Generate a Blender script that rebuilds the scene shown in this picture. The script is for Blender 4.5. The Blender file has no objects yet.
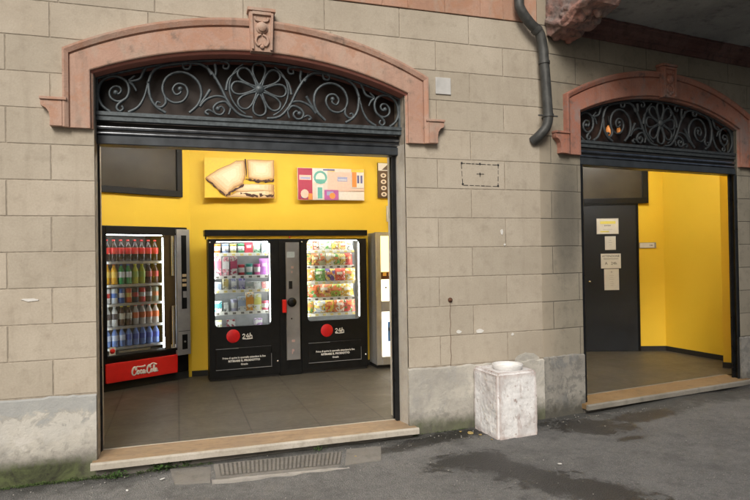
import bpy, bmesh, math, random
from mathutils import Vector, Matrix, noise
random.seed(7)
sc = bpy.context.scene
# ------------------------------------------------------------------ camera, world, sun, exposure
cam_d = bpy.data.cameras.new('camera'); cam = bpy.data.objects.new('camera', cam_d)
sc.collection.objects.link(cam)
cam_d.sensor_width = 22.2; cam_d.lens = 18.0; cam_d.clip_start = .05; cam_d.clip_end = 500
Rm = Matrix(((0.9507, -0.0119, 0.3097), (-0.3096, 0.0147, 0.9508), (-0.0159, -0.9998, 0.0103)))
cm = Matrix(((Rm[0][0], -Rm[0][1], -Rm[0][2]), (Rm[1][0], -Rm[1][1], -Rm[1][2]), (Rm[2][0], -Rm[2][1], -Rm[2][2])))
cam.matrix_world = Matrix.Translation((0, 0, 1.5)) @ cm.to_4x4()
sc.camera = cam
SUN_EL, SUN_AZ = 38.0, 205.0          # azimuth measured clockwise from +Y: behind the camera, a little to its left
world = bpy.data.worlds.new('World'); sc.world = world; world.use_nodes = True
wn = world.node_tree; bg = wn.nodes['Background']
sky = wn.nodes.new('ShaderNodeTexSky'); sky.sky_type = 'NISHITA'; sky.sun_disc = False
sky.sun_elevation = math.radians(SUN_EL); sky.sun_rotation = math.radians(SUN_AZ); sky.dust_density = 4.0; sky.air_density = 1.0; sky.ozone_density = .6
wn.links.new(sky.outputs[0], bg.inputs[0]); bg.inputs[1].default_value = 0.05
sd = bpy.data.lights.new('sun', 'SUN'); sun = bpy.data.objects.new('sun', sd); sc.collection.objects.link(sun)
sd.energy = 1.5; sd.angle = math.radians(25); sd.color = (1.0, .95, .87)
sv = Vector((math.sin(math.radians(SUN_AZ))*math.cos(math.radians(SUN_EL)), math.cos(math.radians(SUN_AZ))*math.cos(math.radians(SUN_EL)), math.sin(math.radians(SUN_EL))))
sun.rotation_euler = sv.to_track_quat('Z', 'Y').to_euler(); sun.location = (0, -5, 12)
sc.view_settings.view_transform = 'Standard'; sc.view_settings.look = 'None'
sc.view_settings.exposure = 1.0; sc.view_settings.gamma = 1; sc.view_settings.use_curve_mapping = False
sc.render.engine = 'CYCLES'
sc.cycles.max_bounces = 8; sc.cycles.transparent_max_bounces = 12
C = sc.collection
PI = math.pi
# ------------------------------------------------------------------ materials
MATS = {}
def lk(nt, a, b): nt.links.new(a, b)
def mix(nt, fac, a, b, typ='MIX'):
    n = nt.nodes.new('ShaderNodeMix'); n.data_type = 'RGBA'; n.blend_type = typ
    for s, v in ((n.inputs[0], fac), (n.inputs[6], a), (n.inputs[7], b)):
        if hasattr(v, 'is_linked'): lk(nt, v, s)
        elif isinstance(v, (tuple, list)): s.default_value = (*v[:3], 1)
        else: s.default_value = v
    return n.outputs[2]
def math_(nt, op, a, b=0.0, c=0.0):
    n = nt.nodes.new('ShaderNodeMath'); n.operation = op
    for i, v in enumerate((a, b, c)):
        if hasattr(v, 'is_linked'): lk(nt, v, n.inputs[i])
        else: n.inputs[i].default_value = v
    return n.outputs[0]
def ramp(nt, v, a, b, ca=0.0, cb=1.0):
    n = nt.nodes.new('ShaderNodeMapRange'); n.clamp = True
    lk(nt, v, n.inputs[0]); n.inputs[1].default_value = a; n.inputs[2].default_value = b
    n.inputs[3].default_value = ca; n.inputs[4].default_value = cb
    return n.outputs[0]
def coords(nt, scale=(1, 1, 1), which='Object'):
    t = nt.nodes.new('ShaderNodeTexCoord'); m = nt.nodes.new('ShaderNodeMapping'); m.inputs['Scale'].default_value = scale
    lk(nt, t.outputs[which], m.inputs[0]); return m.outputs[0]
def noi(nt, v, scale, detail=4, rough=.55, dist=0.0):
    n = nt.nodes.new('ShaderNodeTexNoise'); n.inputs['Scale'].default_value = scale; n.inputs['Detail'].default_value = detail
    n.inputs['Roughness'].default_value = rough; n.inputs['Distortion'].default_value = dist
    lk(nt, v, n.inputs['Vector']); return n.outputs['Fac']
def newmat(name):
    m = bpy.data.materials.new(name); m.use_nodes = True
    nt = m.node_tree; b = nt.nodes['Principled BSDF']; return m, nt, b
def bump(nt, b, h, strength=.3, dist=.01):
    n = nt.nodes.new('ShaderNodeBump'); n.inputs['Strength'].default_value = strength; n.inputs['Distance'].default_value = dist
    lk(nt, h, n.inputs['Height']); lk(nt, n.outputs[0], b.inputs['Normal'])
def plain(name, col, rough=.5, metal=0.0, var=.12, nscale=12.0, bmp=.0, emit=0.0, coat=0.0, ecol=None):
    if name in MATS: return MATS[name]
    m, nt, b = newmat(name); v = coords(nt)
    n = noi(nt, v, nscale, 5)
    c = mix(nt, ramp(nt, n, .3, .7), tuple(x*(1-var) for x in col), tuple(min(1, x*(1+var)) for x in col))
    lk(nt, c, b.inputs['Base Color']); b.inputs['Metallic'].default_value = metal
    lk(nt, ramp(nt, n, .3, .7, rough*.88, min(1, rough*1.12)), b.inputs['Roughness'])
    if bmp: bump(nt, b, noi(nt, v, nscale*6, 3), bmp, .004)
    if emit:
        b.inputs['Emission Color'].default_value = (*(ecol or col), 1); b.inputs['Emission Strength'].default_value = emit
    b.inputs['Coat Weight'].default_value = coat
    MATS[name] = m; return m
def P(col, rough=.4, emit=0.0):          # small product colours
    return plain('paint_%d_%d_%d_%d' % (int(col[0]*99), int(col[1]*99), int(col[2]*99), int(rough*10)), col, rough, var=.06, nscale=40, coat=.2)
def PRN(col, acc=(.75, .75, .72), seed=0.0):          # printed wrapper: patches of base, accent, dark and white
    name = 'print_%d_%d_%d_%d' % (int(col[0]*99), int(col[1]*99), int(col[2]*99), int(acc[0]*99))
    if name in MATS: return MATS[name]
    m, nt, b = newmat(name); v = coords(nt)
    oi = nt.nodes.new('ShaderNodeObjectInfo'); ad = nt.nodes.new('ShaderNodeVectorMath'); ad.operation = 'ADD'; lk(nt, v, ad.inputs[0])
    cmb = nt.nodes.new('ShaderNodeCombineXYZ'); k_ = math_(nt, 'MULTIPLY', oi.outputs['Random'], 9.0)
    for i in range(3): lk(nt, k_, cmb.inputs[i])
    lk(nt, cmb.outputs[0], ad.inputs[1])
    n1 = noi(nt, ad.outputs[0], 22, 3, .5); n2 = noi(nt, ad.outputs[0], 38, 2, .5, .5); n3 = noi(nt, ad.outputs[0], 30, 2)
    c = mix(nt, ramp(nt, n1, .53, .55), col, acc)
    c = mix(nt, ramp(nt, n2, .60, .62), c, tuple(x*.25 for x in col)); c = mix(nt, ramp(nt, n3, .62, .64), c, (.72, .72, .68))
    lk(nt, c, b.inputs['Base Color']); b.inputs['Roughness'].default_value = .4; MATS[name] = m; return m
def stone_mat(name, base, dark, light, grime=.5, bumpk=.35, island=True, streak=True, scale=1.0, shade_soot=False):
    m, nt, b = newmat(name); v = coords(nt); vs = coords(nt, (6, 6, .7))
    n1 = noi(nt, v, 1.6*scale, 6, .6, .4); n2 = noi(nt, v, 9*scale, 6, .65); n3 = noi(nt, v, 70, 3, .6); st = noi(nt, vs, 2.0, 5, .6)
    c = mix(nt, ramp(nt, n1, .35, .68), base, light)
    c = mix(nt, ramp(nt, n2, .52, .8, 0, grime), c, dark)
    if streak: c = mix(nt, ramp(nt, st, .55, .8, 0, grime*.7), c, dark)
    c = mix(nt, ramp(nt, n3, .35, .65, 0, .25), c, tuple(x*.72 for x in base))
    big_ = noi(nt, v, .55, 5, .6, .5); c = mix(nt, ramp(nt, big_, .5, .75, 0, .4), c, tuple(x*.78 for x in base))
    if 'pink' in name or 'bracket' in name:      # flaking: orange-brown and grey areas with their own outlines
        pf = noi(nt, v, 5.5, 7, .7, 1.0); pg = noi(nt, coords(nt, (1, 1, .6)), 3.2, 7, .7, .6)
        c = mix(nt, ramp(nt, pf, .52, .60, 0, .55), c, tuple(x*k for x, k in zip(base, (1.0, .88, .74))))
        c = mix(nt, ramp(nt, pg, .54, .64, 0, .55), c, tuple(base[0]*.62 for _ in range(3)) if 'sooty' in name or 'bracket' in name else (.40, .32, .26))
        c = mix(nt, ramp(nt, n2, .60, .66, 0, .5), c, dark)
    if shade_soot:        # painted-in shade of the turned wall starts a hand's breadth past the corner; a black weathered patch follows it
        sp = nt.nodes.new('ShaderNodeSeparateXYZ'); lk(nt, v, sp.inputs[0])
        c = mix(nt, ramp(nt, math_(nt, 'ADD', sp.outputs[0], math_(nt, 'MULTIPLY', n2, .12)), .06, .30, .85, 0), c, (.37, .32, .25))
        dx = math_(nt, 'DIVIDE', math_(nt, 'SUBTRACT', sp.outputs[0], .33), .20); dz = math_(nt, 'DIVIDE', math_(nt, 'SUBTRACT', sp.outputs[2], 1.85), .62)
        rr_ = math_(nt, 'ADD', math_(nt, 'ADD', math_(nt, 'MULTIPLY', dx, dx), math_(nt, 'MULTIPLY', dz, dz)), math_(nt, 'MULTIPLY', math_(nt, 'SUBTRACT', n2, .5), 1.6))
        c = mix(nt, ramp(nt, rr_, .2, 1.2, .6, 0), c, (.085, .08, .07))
    if island:
        g = nt.nodes.new('ShaderNodeNewGeometry')
        c = mix(nt, 1.0, c, mix(nt, g.outputs['Random Per Island'], (.90, .90, .89), (1.05, 1.045, 1.04)), 'MULTIPLY')
    lk(nt, c, b.inputs['Base Color']); b.inputs['Roughness'].default_value = .88
    h = math_(nt, 'ADD', math_(nt, 'MULTIPLY', n2, .7), math_(nt, 'MULTIPLY', n3, .35))
    bump(nt, b, h, bumpk, .012)
    MATS[name] = m; return m
M_wall = stone_mat('wall_blocks_buff', (.40, .35, .28), (.26, .22, .17), (.48, .43, .355), .62, .35)
M_wallB = stone_mat('wall_blocks_sooty', (.25, .225, .175), (.10, .092, .078), (.31, .28, .225), .7, .3, shade_soot=True)  # greyer copy of the buff blocks, the right front's shade painted in
M_joint = plain('joint_mortar', (.30, .262, .21), .95, var=.3, nscale=20, bmp=.4)
M_jointB = plain('joint_mortar_shaded', (.12, .11, .09), .95, var=.25, nscale=20, bmp=.4)  # joints darkened with the same painted-in shade
M_pink = stone_mat('arch_stone_pink', (.41, .245, .185), (.20, .15, .12), (.50, .345, .27), .95, .5, False)
M_pinkred = stone_mat('arch_stone_red', (.36, .13, .10), (.22, .11, .09), (.42, .19, .15), .5, .3, False)
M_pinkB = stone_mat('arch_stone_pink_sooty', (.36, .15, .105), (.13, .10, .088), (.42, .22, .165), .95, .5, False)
M_band = stone_mat('course_stone_pink', (.40, .23, .16), (.28, .18, .13), (.50, .31, .23), .6, .4, True)
M_brk = stone_mat('bracket_stone', (.20, .165, .155), (.07, .068, .068), (.44, .20, .15), .95, .6, False, scale=2.2)
M_soffit = stone_mat('soffit_plaster', (.26, .275, .275), (.07, .074, .074), (.42, .44, .43), .9, .5, False, False)
M_mould = stone_mat('moulding_dark_red', (.13, .06, .05), (.02, .018, .018), (.22, .13, .11), .9, .6, False)
def plinth_mat(name, moss, k=1.0):
    m, nt, b = newmat(name); v = coords(nt)
    n1 = noi(nt, v, 2.6, 7, .62, .6); n2 = noi(nt, v, 13, 6, .7, .3); n3 = noi(nt, v, 60, 3)
    c = mix(nt, ramp(nt, n1, .42, .58), (.36*k, .345*k, .31*k), (.47*k, .45*k, .40*k))
    c = mix(nt, ramp(nt, n2, .50, .58, 0, .8 if k < 1 else .3), c, (.24*k, .235*k, .22*k))
    n4 = noi(nt, v, 6, 7, .7, .8); q_ = .6 if k < 1 else .25
    c = mix(nt, ramp(nt, n4, .52, .60, 0, q_), c, (.27*k, .28*k, .285*k)); c = mix(nt, ramp(nt, n4, .30, .40, q_, 0), c, (.56*k, .54*k, .50*k))
    if moss == 1:      # old grey-blue paint left along the top, peeled to pale plaster below
        z_ = nt.nodes.new('ShaderNodeSeparateXYZ'); lk(nt, v, z_.inputs[0]); hh = math_(nt, 'ADD', z_.outputs[2], math_(nt, 'MULTIPLY', math_(nt, 'SUBTRACT', n4, .5), .5))
        c = mix(nt, ramp(nt, hh, .36, .40, 0, .75), c, (.33, .345, .345)); pk = math_(nt, 'MULTIPLY', ramp(nt, hh, .36, .34, 0, 1), ramp(nt, hh, .17, .27, 0, .6)); c = mix(nt, pk, c, (.56, .545, .50))
    c = mix(nt, ramp(nt, n1, .60, .66, 0, .8), c, (.55*k, .53*k, .49*k))
    sp = nt.nodes.new('ShaderNodeSeparateXYZ'); lk(nt, v, sp.inputs[0])
    hgt = math_(nt, 'ADD', sp.outputs[2], math_(nt, 'MULTIPLY', n2, -.22))
    c = mix(nt, ramp(nt, hgt, -.14, .02, .85, 0), c, (.10*k, .095*k, .075*k))
    if moss:
        mg = math_(nt, 'MULTIPLY', ramp(nt, math_(nt, 'ADD', sp.outputs[2], math_(nt, 'ADD', math_(nt, 'MULTIPLY', n1, -.16), math_(nt, 'MULTIPLY', n4, -.12))), -.15, -.08, .95, 0), ramp(nt, sp.outputs[0], -.35 if moss == 1 else 2.3, -.75 if moss == 1 else 2.0, 0, 1) if moss == 1 else .55)
        c = mix(nt, mg, c, mix(nt, ramp(nt, n4, .40, .62), (.022, .024, .012), (.085, .105, .04)))
    lk(nt, c, b.inputs['Base Color']); b.inputs['Roughness'].default_value = .92
    bump(nt, b, math_(nt, 'ADD', math_(nt, 'MULTIPLY', n2, .9), math_(nt, 'MULTIPLY', n3, .3)), .55, .015)
    return m
M_plinthA = plinth_mat('plinth_render_mossy', 1); M_plinthA2 = plinth_mat('plinth_render_pale', 2); M_plinthB = plinth_mat('plinth_render_grey', 0, .66)
# asphalt
m, nt, b = newmat('asphalt'); v = coords(nt)
vo = nt.nodes.new('ShaderNodeTexVoronoi'); vo.inputs['Scale'].default_value = 85; lk(nt, v, vo.inputs['Vector'])
big = noi(nt, v, .9, 6, .6, .8); md = noi(nt, v, 5, 6, .65); fine = noi(nt, v, 160, 2)
sp = nt.nodes.new('ShaderNodeSeparateXYZ'); lk(nt, v, sp.inputs[0])
def blob(cx, cy, rx, ry, rot=0.0):
    c_, s_ = math.cos(rot), math.sin(rot)
    dx = math_(nt, 'SUBTRACT', sp.outputs[0], cx); dy = math_(nt, 'SUBTRACT', sp.outputs[1], cy)
    a = math_(nt, 'DIVIDE', math_(nt, 'ADD', math_(nt, 'MULTIPLY', dx, c_), math_(nt, 'MULTIPLY', dy, s_)), rx)
    bb = math_(nt, 'DIVIDE', math_(nt, 'SUBTRACT', math_(nt, 'MULTIPLY', dy, c_), math_(nt, 'MULTIPLY', dx, s_)), ry)
    return math_(nt, 'SQRT', math_(nt, 'ADD', math_(nt, 'MULTIPLY', a, a), math_(nt, 'MULTIPLY', bb, bb)))
wet = None
for args in ((2.1, 4.27, .34, .19, .1), (2.33, 3.92, .44, .20, -.9), (2.6, 3.4, .5, .20, -.9), (1.75, 4.75, .4, .08, .1),  (3.55, 4.62, .42, .24, -.5), (4.2, 4.75, .55, .14, .1), (2.2, 4.85, .5, .12, .1), (6.0, 5.3, .9, .16, .12), (3.6, 4.2, .16, .07, 0)):
    d_ = blob(*args); wet = d_ if wet is None else math_(nt, 'MINIMUM', wet, d_)
md2 = noi(nt, v, 16, 6, .75); wv = math_(nt, 'ADD', wet, math_(nt, 'ADD', math_(nt, 'MULTIPLY', math_(nt, 'SUBTRACT', md, .5), 2.4), math_(nt, 'MULTIPLY', math_(nt, 'SUBTRACT', md2, .5), 2.6)))
wetf = ramp(nt, wv, .75, 1.15, 1, 0)
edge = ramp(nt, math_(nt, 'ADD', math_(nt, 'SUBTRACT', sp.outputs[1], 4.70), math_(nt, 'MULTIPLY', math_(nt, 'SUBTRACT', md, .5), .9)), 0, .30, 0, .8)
c = mix(nt, ramp(nt, big, .3, .7), (.125, .125, .122), (.18, .178, .17))
c = mix(nt, ramp(nt, vo.outputs['Distance'], .12, .40), (.27, .262, .25), c)
c = mix(nt, ramp(nt, fine, .55, .75, 0, .6), c, (.03, .03, .03))
c = mix(nt, ramp(nt, md, .48, .72, 0, .6), c, (.072, .072, .070)); c = mix(nt, ramp(nt, md2, .5, .72, 0, .55), c, (.05, .05, .048)); c = mix(nt, ramp(nt, md2, .28, .40, .45, 0), c, (.21, .205, .195))
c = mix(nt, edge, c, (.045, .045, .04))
c = mix(nt, math_(nt, 'MULTIPLY', wetf, .9), c, (.018, .0175, .017))
lk(nt, c, b.inputs['Base Color']); lk(nt, ramp(nt, wetf, 0, 1, .9, .42), b.inputs['Roughness'])
bump(nt, b, math_(nt, 'ADD', vo.outputs['Distance'], math_(nt, 'MULTIPLY', fine, .8)), .9, .008)
M_asphalt = m
# door step travertine
m, nt, b = newmat('step_travertine'); v = coords(nt, (.5, 4, 4)); n1 = noi(nt, v, 3, 6, .65, 1.2); v2 = coords(nt); n2 = noi(nt, v2, 14, 5)
c = mix(nt, ramp(nt, n1, .35, .65), (.24, .155, .085), (.33, .24, .15)); c = mix(nt, ramp(nt, n2, .48, .72, 0, .7), c, (.17, .12, .075)); n9 = noi(nt, v2, 3, 5); c = mix(nt, ramp(nt, n9, .45, .65, 0, .45), c, (.20, .15, .10))
lk(nt, c, b.inputs['Base Color']); b.inputs['Roughness'].default_value = .6; bump(nt, b, n2, .15, .004); M_step = m
M_stepedge = stone_mat('step_edge_pale', (.38, .345, .285), (.20, .165, .12), (.52, .485, .43), .85, .4, False, False)
# interior floor tiles (world aligned)
m, nt, b = newmat('floor_tiles_brown'); v = coords(nt)
br = nt.nodes.new('ShaderNodeTexBrick'); br.offset = 0; br.inputs['Scale'].default_value = 1; br.inputs['Brick Width'].default_value = .6; br.inputs['Row Height'].default_value = .6
br.inputs['Mortar Size'].default_value = .007; br.inputs['Color1'].default_value = (.056, .051, .039, 1); br.inputs['Color2'].default_value = (.066, .059, .044, 1); br.inputs['Mortar'].default_value = (.025, .022, .018, 1)
lk(nt, v, br.inputs['Vector'])
n1 = noi(nt, v, 2.2, 6, .65, .6); n2 = noi(nt, v, 20, 5)
c = mix(nt, ramp(nt, n1, .3, .7, 0, .35), br.outputs['Color'], (.055, .048, .038)); c = mix(nt, ramp(nt, n2, .5, .8, 0, .3), c, (.17, .15, .125))
lk(nt, c, b.inputs['Base Color']); lk(nt, ramp(nt, n1, .3, .7, .42, .6), b.inputs['Roughness']); bump(nt, b, math_(nt, 'ADD', n2, math_(nt, 'MULTIPLY', br.outputs['Fac'], -2)), .15, .004); M_tiles = m
# yellow wall
m, nt, b = newmat('yellow_wall_paint'); v = coords(nt); n1 = noi(nt, v, 1.5, 4); n2 = noi(nt, v, 90, 3)
lk(nt, mix(nt, ramp(nt, n1, .3, .7), (.82, .55, .035), (.86, .58, .042)), b.inputs['Base Color']); b.inputs['Roughness'].default_value = .6; bump(nt, b, n2, .12, .003); M_yellow = m
M_black = plain('black_enamel', (.0045, .005, .0055), .45, var=.3); M_black.node_tree.nodes['Principled BSDF'].inputs['Specular IOR Level'].default_value = .3
M_blackm = plain('black_matt', (.015, .015, .015), .7, var=.3)
M_slate = plain('slate_door_paint', (.008, .011, .016), .55, var=.2, nscale=4)
M_iron = plain('wrought_iron_grey', (.075, .092, .103), .5, .3, var=.35, nscale=30, bmp=.3)
M_ironB = plain('wrought_iron_darker', (.055, .064, .07), .55, .2, var=.35, nscale=30, bmp=.3)  # darker copy of the grey iron for the right grille
M_shut = plain('shutter_dark_steel', (.30, .32, .35), .22, .95, var=.3, nscale=9)
M_bar = plain('shutter_bar_paint', (.045, .052, .06), .4, .3, var=.3, nscale=9)
M_guide = plain('guide_rail_black', (.02, .021, .023), .3, .5, var=.3, nscale=9)
M_steel = plain('brushed_steel', (.55, .56, .57), .38, .8, var=.1)
M_chrome = plain('chrome_bar', (.75, .76, .77), .2, .9, var=.05)
M_silver = plain('silver_paint', (.34, .345, .35), .45, .3, var=.1)
M_red = plain('red_panel', (.72, .015, .012), .35, var=.06, coat=.3)
M_white = plain('white_plastic', (.68, .68, .66), .5, var=.05)
M_paper = plain('paper_white', (.68, .67, .62), .8, var=.06)
M_ink = plain('printed_ink_black', (.03, .03, .03), .8)
M_liner = plain('machine_liner_white', (.26, .27, .28), .5, var=.15)
M_linerd = plain('machine_liner_grey', (.20, .20, .20), .6, var=.1)
M_pipe = plain('pipe_dark_grey', (.060, .062, .060), .5, .2, var=.35, nscale=16, bmp=.2)
M_darkback = plain('dark_brown_board', (.030, .018, .014), .45, var=.4, nscale=3)
M_ceil = plain('ceiling_white', (.70, .69, .66), .9, var=.03)
M_rust = plain('rusty_iron', (.10, .045, .025), .9, var=.4, nscale=60)
M_wht_chip = plain('white_chip', (.62, .61, .58), .9)
M_moss = plain('moss_leaf', (.055, .095, .02), .8, var=.4, nscale=30)
M_weed = plain('weed_leaf', (.06, .13, .03), .6, var=.35, nscale=20)
M_drain = stone_mat('drain_stone', (.155, .145, .13), (.06, .058, .052), (.21, .20, .18), .8, .6, False, False)
M_drainedge = stone_mat('drain_stone_edge', (.30, .285, .26), (.10, .09, .08), (.38, .36, .33), .8, .6, False, False)
m, nt, b = newmat('bin_paint_chipped'); v = coords(nt); n1 = noi(nt, v, 20, 8, .78, .5); n2 = noi(nt, v, 55, 6, .7); n3 = noi(nt, v, 4, 3); n4 = noi(nt, coords(nt, (1, 1, .25)), 16, 6, .7)
c = mix(nt, ramp(nt, n2, .35, .65), (.66, .66, .665), (.80, .80, .80))
c = mix(nt, ramp(nt, n3, .46, .64, 0, .6), c, (.45, .415, .405)); c = mix(nt, ramp(nt, n4, .56, .66, 0, .6), c, (.38, .30, .28)); c = mix(nt, ramp(nt, n1, .57, .63, 0, .8), c, (.27, .19, .165))
gn = nt.nodes.new('ShaderNodeNewGeometry'); pk = ramp(nt, gn.outputs['Pointiness'], .505, .56, 0, .5); c = mix(nt, pk, c, (.40, .27, .23))
lk(nt, c, b.inputs['Base Color']); b.inputs['Roughness'].default_value = .8; bump(nt, b, math_(nt, 'ADD', n1, n2), .3, .008); M_bin = m
def glass_mat(name, tint=(1, 1, 1), refl=.08):
    m = bpy.data.materials.new(name); m.use_nodes = True; nt = m.node_tree; nt.nodes.clear()
    o = nt.nodes.new('ShaderNodeOutputMaterial'); tr = nt.nodes.new('ShaderNodeBsdfTransparent'); gl = nt.nodes.new('ShaderNodeBsdfGlossy'); mx = nt.nodes.new('ShaderNodeMixShader')
    tr.inputs[0].default_value = (*tint, 1); gl.inputs['Roughness'].default_value = .03
    fr = nt.nodes.new('ShaderNodeFresnel'); fr.inputs[0].default_value = 1.45
    lk(nt, ramp(nt, fr.outputs[0], 0, 1, refl*.5, 1), mx.inputs[0]); lk(nt, tr.outputs[0], mx.inputs[1]); lk(nt, gl.outputs[0], mx.inputs[2]); lk(nt, mx.outputs[0], o.inputs[0]); return m
M_glass = glass_mat('clear_glass', (.95, .97, .96))
M_dglass = plain('dark_window_glass', (.05, .042, .03), .35, var=.3, nscale=2); M_dglass.node_tree.nodes['Principled BSDF'].inputs['Specular IOR Level'].default_value = .2
def emis(name, col, k): return plain(name, col, .5, emit=k, var=.02)
M_tube = emis('lamp_tube_white', (1, .96, .90), 30)
M_tubeB = emis('lamp_tube_white_small_room', (1, .96, .90), 52)
M_mtube = emis('machine_lamp_cool', (1, .99, .96), 15)
M_mtube3 = emis('shelf_fill_glow', (1, .99, .96), 3.5)
M_mtube2 = emis('machine_lamp_dim', (.95, .98, 1), 7)
# ------------------------------------------------------------------ mesh builder
class MB:
    def __init__(s): s.v = []; s.f = []; s.m = []; s.sm = []
    def add(s, vs, fs, mi=0, smooth=False):
        o = len(s.v); s.v += [tuple(p) for p in vs]; s.f += [tuple(o+i for i in f) for f in fs]; s.m += [mi]*len(fs); s.sm += [smooth]*len(fs)
    def box(s, x0, x1, y0, y1, z0, z1, mi=0):
        s.add([(x0,y0,z0),(x1,y0,z0),(x1,y1,z0),(x0,y1,z0),(x0,y0,z1),(x1,y0,z1),(x1,y1,z1),(x0,y1,z1)],
              [(0,3,2,1),(4,5,6,7),(0,1,5,4),(1,2,6,5),(2,3,7,6),(3,0,4,7)], mi); return s
    def rbox(s, x0, x1, y0, y1, z0, z1, c=.006, mi=0):     # front (low y) edges chamfered
        s.add([(x0+c,y0,z0+c),(x1-c,y0,z0+c),(x1-c,y0,z1-c),(x0+c,y0,z1-c),(x0,y0+c,z0),(x1,y0+c,z0),(x1,y0+c,z1),(x0,y0+c,z1),(x0,y1,z0),(x1,y1,z0),(x1,y1,z1),(x0,y1,z1)],
              [(0,1,2,3),(4,5,1,0),(5,6,2,1),(6,7,3,2),(7,4,0,3),(8,9,5,4),(9,10,6,5),(10,11,7,6),(11,8,4,7),(9,8,11,10)], mi); return s
    def prism(s, poly, y0, y1, mi=0, axes='xz'):           # polygon in xz extruded along y, or in xy along z, or yz along x
        n = len(poly)
        def pt(a, b, e): return (a, e, b) if axes == 'xz' else ((a, b, e) if axes == 'xy' else (e, a, b))
        vs = [pt(a, b, y0) for a, b in poly]+[pt(a, b, y1) for a, b in poly]
        s.add(vs, [tuple(range(n)), tuple(range(2*n-1, n-1, -1))]+[(i, i+n, (i+1) % n+n, (i+1) % n) for i in range(n)], mi); return s
    def tube(s, pts, r, n=8, mi=0, flat=1.0, caps=True):
        pts = [Vector(p) for p in pts]; k = len(pts)
        rs = r if isinstance(r, (list, tuple)) else [r]*k
        t0 = (pts[1]-pts[0]).normalized(); up = Vector((0, 1, 0)) if abs(t0.y) < .9 else Vector((1, 0, 0))
        rings = []
        for i in range(k):
            t = (pts[min(k-1, i+1)]-pts[max(0, i-1)]).normalized()
            a = t.cross(up); a = a.normalized() if a.length > 1e-5 else Vector((1, 0, 0)); bb = a.cross(t).normalized()
            rings.append([pts[i]+a*math.cos(2*PI*j/n)*rs[i]+bb*math.sin(2*PI*j/n)*rs[i]*flat for j in range(n)])
        fs = [(i*n+j, i*n+(j+1) % n, (i+1)*n+(j+1) % n, (i+1)*n+j) for i in range(k-1) for j in range(n)]
        s.add([q for rg in rings for q in rg], fs, mi, True)
        if caps:
            s.add(rings[0], [tuple(range(n))[::-1]], mi); s.add(rings[-1], [tuple(range(n))], mi)
        return s
    def lathe(s, prof, c=(0, 0, 0), n=14, mi=0, axis='z', smooth=True):  # prof: (radius, height, [mi])
        k = len(prof)
        def pt(r, h, a):
            x, y = r*math.cos(a), r*math.sin(a)
            return (c[0]+x, c[1]+y, c[2]+h) if axis == 'z' else (c[0]+x, c[1]-h, c[2]+y)
        vs = [pt(p[0], p[1], 2*PI*j/n) for p in prof for j in range(n)]
        o = len(s.v); s.v += vs
        for i in range(k-1):
            mm = prof[i][2] if len(prof[i]) > 2 else mi
            for j in range(n):
                s.f.append(tuple(o+q for q in (i*n+j, i*n+(j+1) % n, (i+1)*n+(j+1) % n, (i+1)*n+j))); s.m.append(mm); s.sm.append(smooth)
        s.f.append(tuple(o+j for j in range(n))[::-1]); s.m.append(mi); s.sm.append(False)
        s.f.append(tuple(o+(k-1)*n+j for j in range(n))); s.m.append(prof[-2][2] if len(prof[-2]) > 2 else mi); s.sm.append(False)
        return s
    def build(s, name, mats, parent=None, bevel=0.0, recalc=True):
        me = bpy.data.meshes.new(name); me.from_pydata([tuple(p) for p in s.v], [], s.f)
        mats = mats if isinstance(mats, (list, tuple)) else [mats]
        for q in mats: me.materials.append(q)
        me.polygons.foreach_set('material_index', s.m); me.polygons.foreach_set('use_smooth', s.sm)
        if recalc:
            bm = bmesh.new(); bm.from_mesh(me); bmesh.ops.recalc_face_normals(bm, faces=bm.faces); bm.to_mesh(me); bm.free()
        me.update()
        o = bpy.data.objects.new(name, me); C.objects.link(o)
        if parent: o.parent = parent
        if bevel:
            bv = o.modifiers.new('bevel', 'BEVEL'); bv.width = bevel; bv.segments = 2; bv.limit_method = 'ANGLE'; bv.angle_limit = math.radians(50)
        return o
def tag(o, label, cat, group=None, kind=None):
    if label: o['label'] = label
    if cat: o['category'] = cat
    if group: o['group'] = group
    if kind: o['kind'] = kind
    return o
def empty(name, label, cat, loc=(0, 0, 0), rz=0.0, group=None):
    o = bpy.data.objects.new(name, None); C.objects.link(o); o.location = loc; o.rotation_euler = (0, 0, rz); o.empty_display_size = .1
    return tag(o, label, cat, group)
def struct(name, mb, mats): return tag(mb.build(name, mats), None, None, None, 'structure')
def frame(P0, P1): return (P0[0], P0[1], 0), math.atan2(P1[1]-P0[1], P1[0]-P0[0])
def text(body, name, size, x, y, z, mat, parent, depth=.0015, bold=0.0, sx=1.0, align='CENTER', spacing=1.0):
    cu = bpy.data.curves.new(name, 'FONT'); cu.body = body; cu.size = size; cu.align_x = align; cu.extrude = depth; cu.offset = bold; cu.resolution_u = 3; cu.space_line = spacing
    t = bpy.data.objects.new('tmp', cu); C.objects.link(t)
    dg = bpy.context.evaluated_depsgraph_get(); me = bpy.data.meshes.new_from_object(t.evaluated_get(dg)); bpy.data.objects.remove(t)
    me.transform(Matrix.Translation((x, y, z)) @ Matrix.Rotation(PI/2, 4, 'X') @ Matrix.Diagonal((sx, 1, 1, 1)))
    me.materials.clear(); me.materials.append(mat)
    o = bpy.data.objects.new(name, me); C.objects.link(o); o.parent = parent; return o
def smooth_path(pts, sub=5):
    out = []; n = len(pts); P_ = [Vector(p) for p in pts]
    for i in range(n-1):
        a, b_, c_, d = P_[max(0, i-1)], P_[i], P_[i+1], P_[min(n-1, i+2)]
        for k in range(sub):
            t = k/sub; out.append(.5*((2*b_)+(c_-a)*t+(2*a-5*b_+4*c_-d)*t*t+(3*b_-a-3*c_+d)*t**3))
    out.append(P_[-1]); return out
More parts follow.
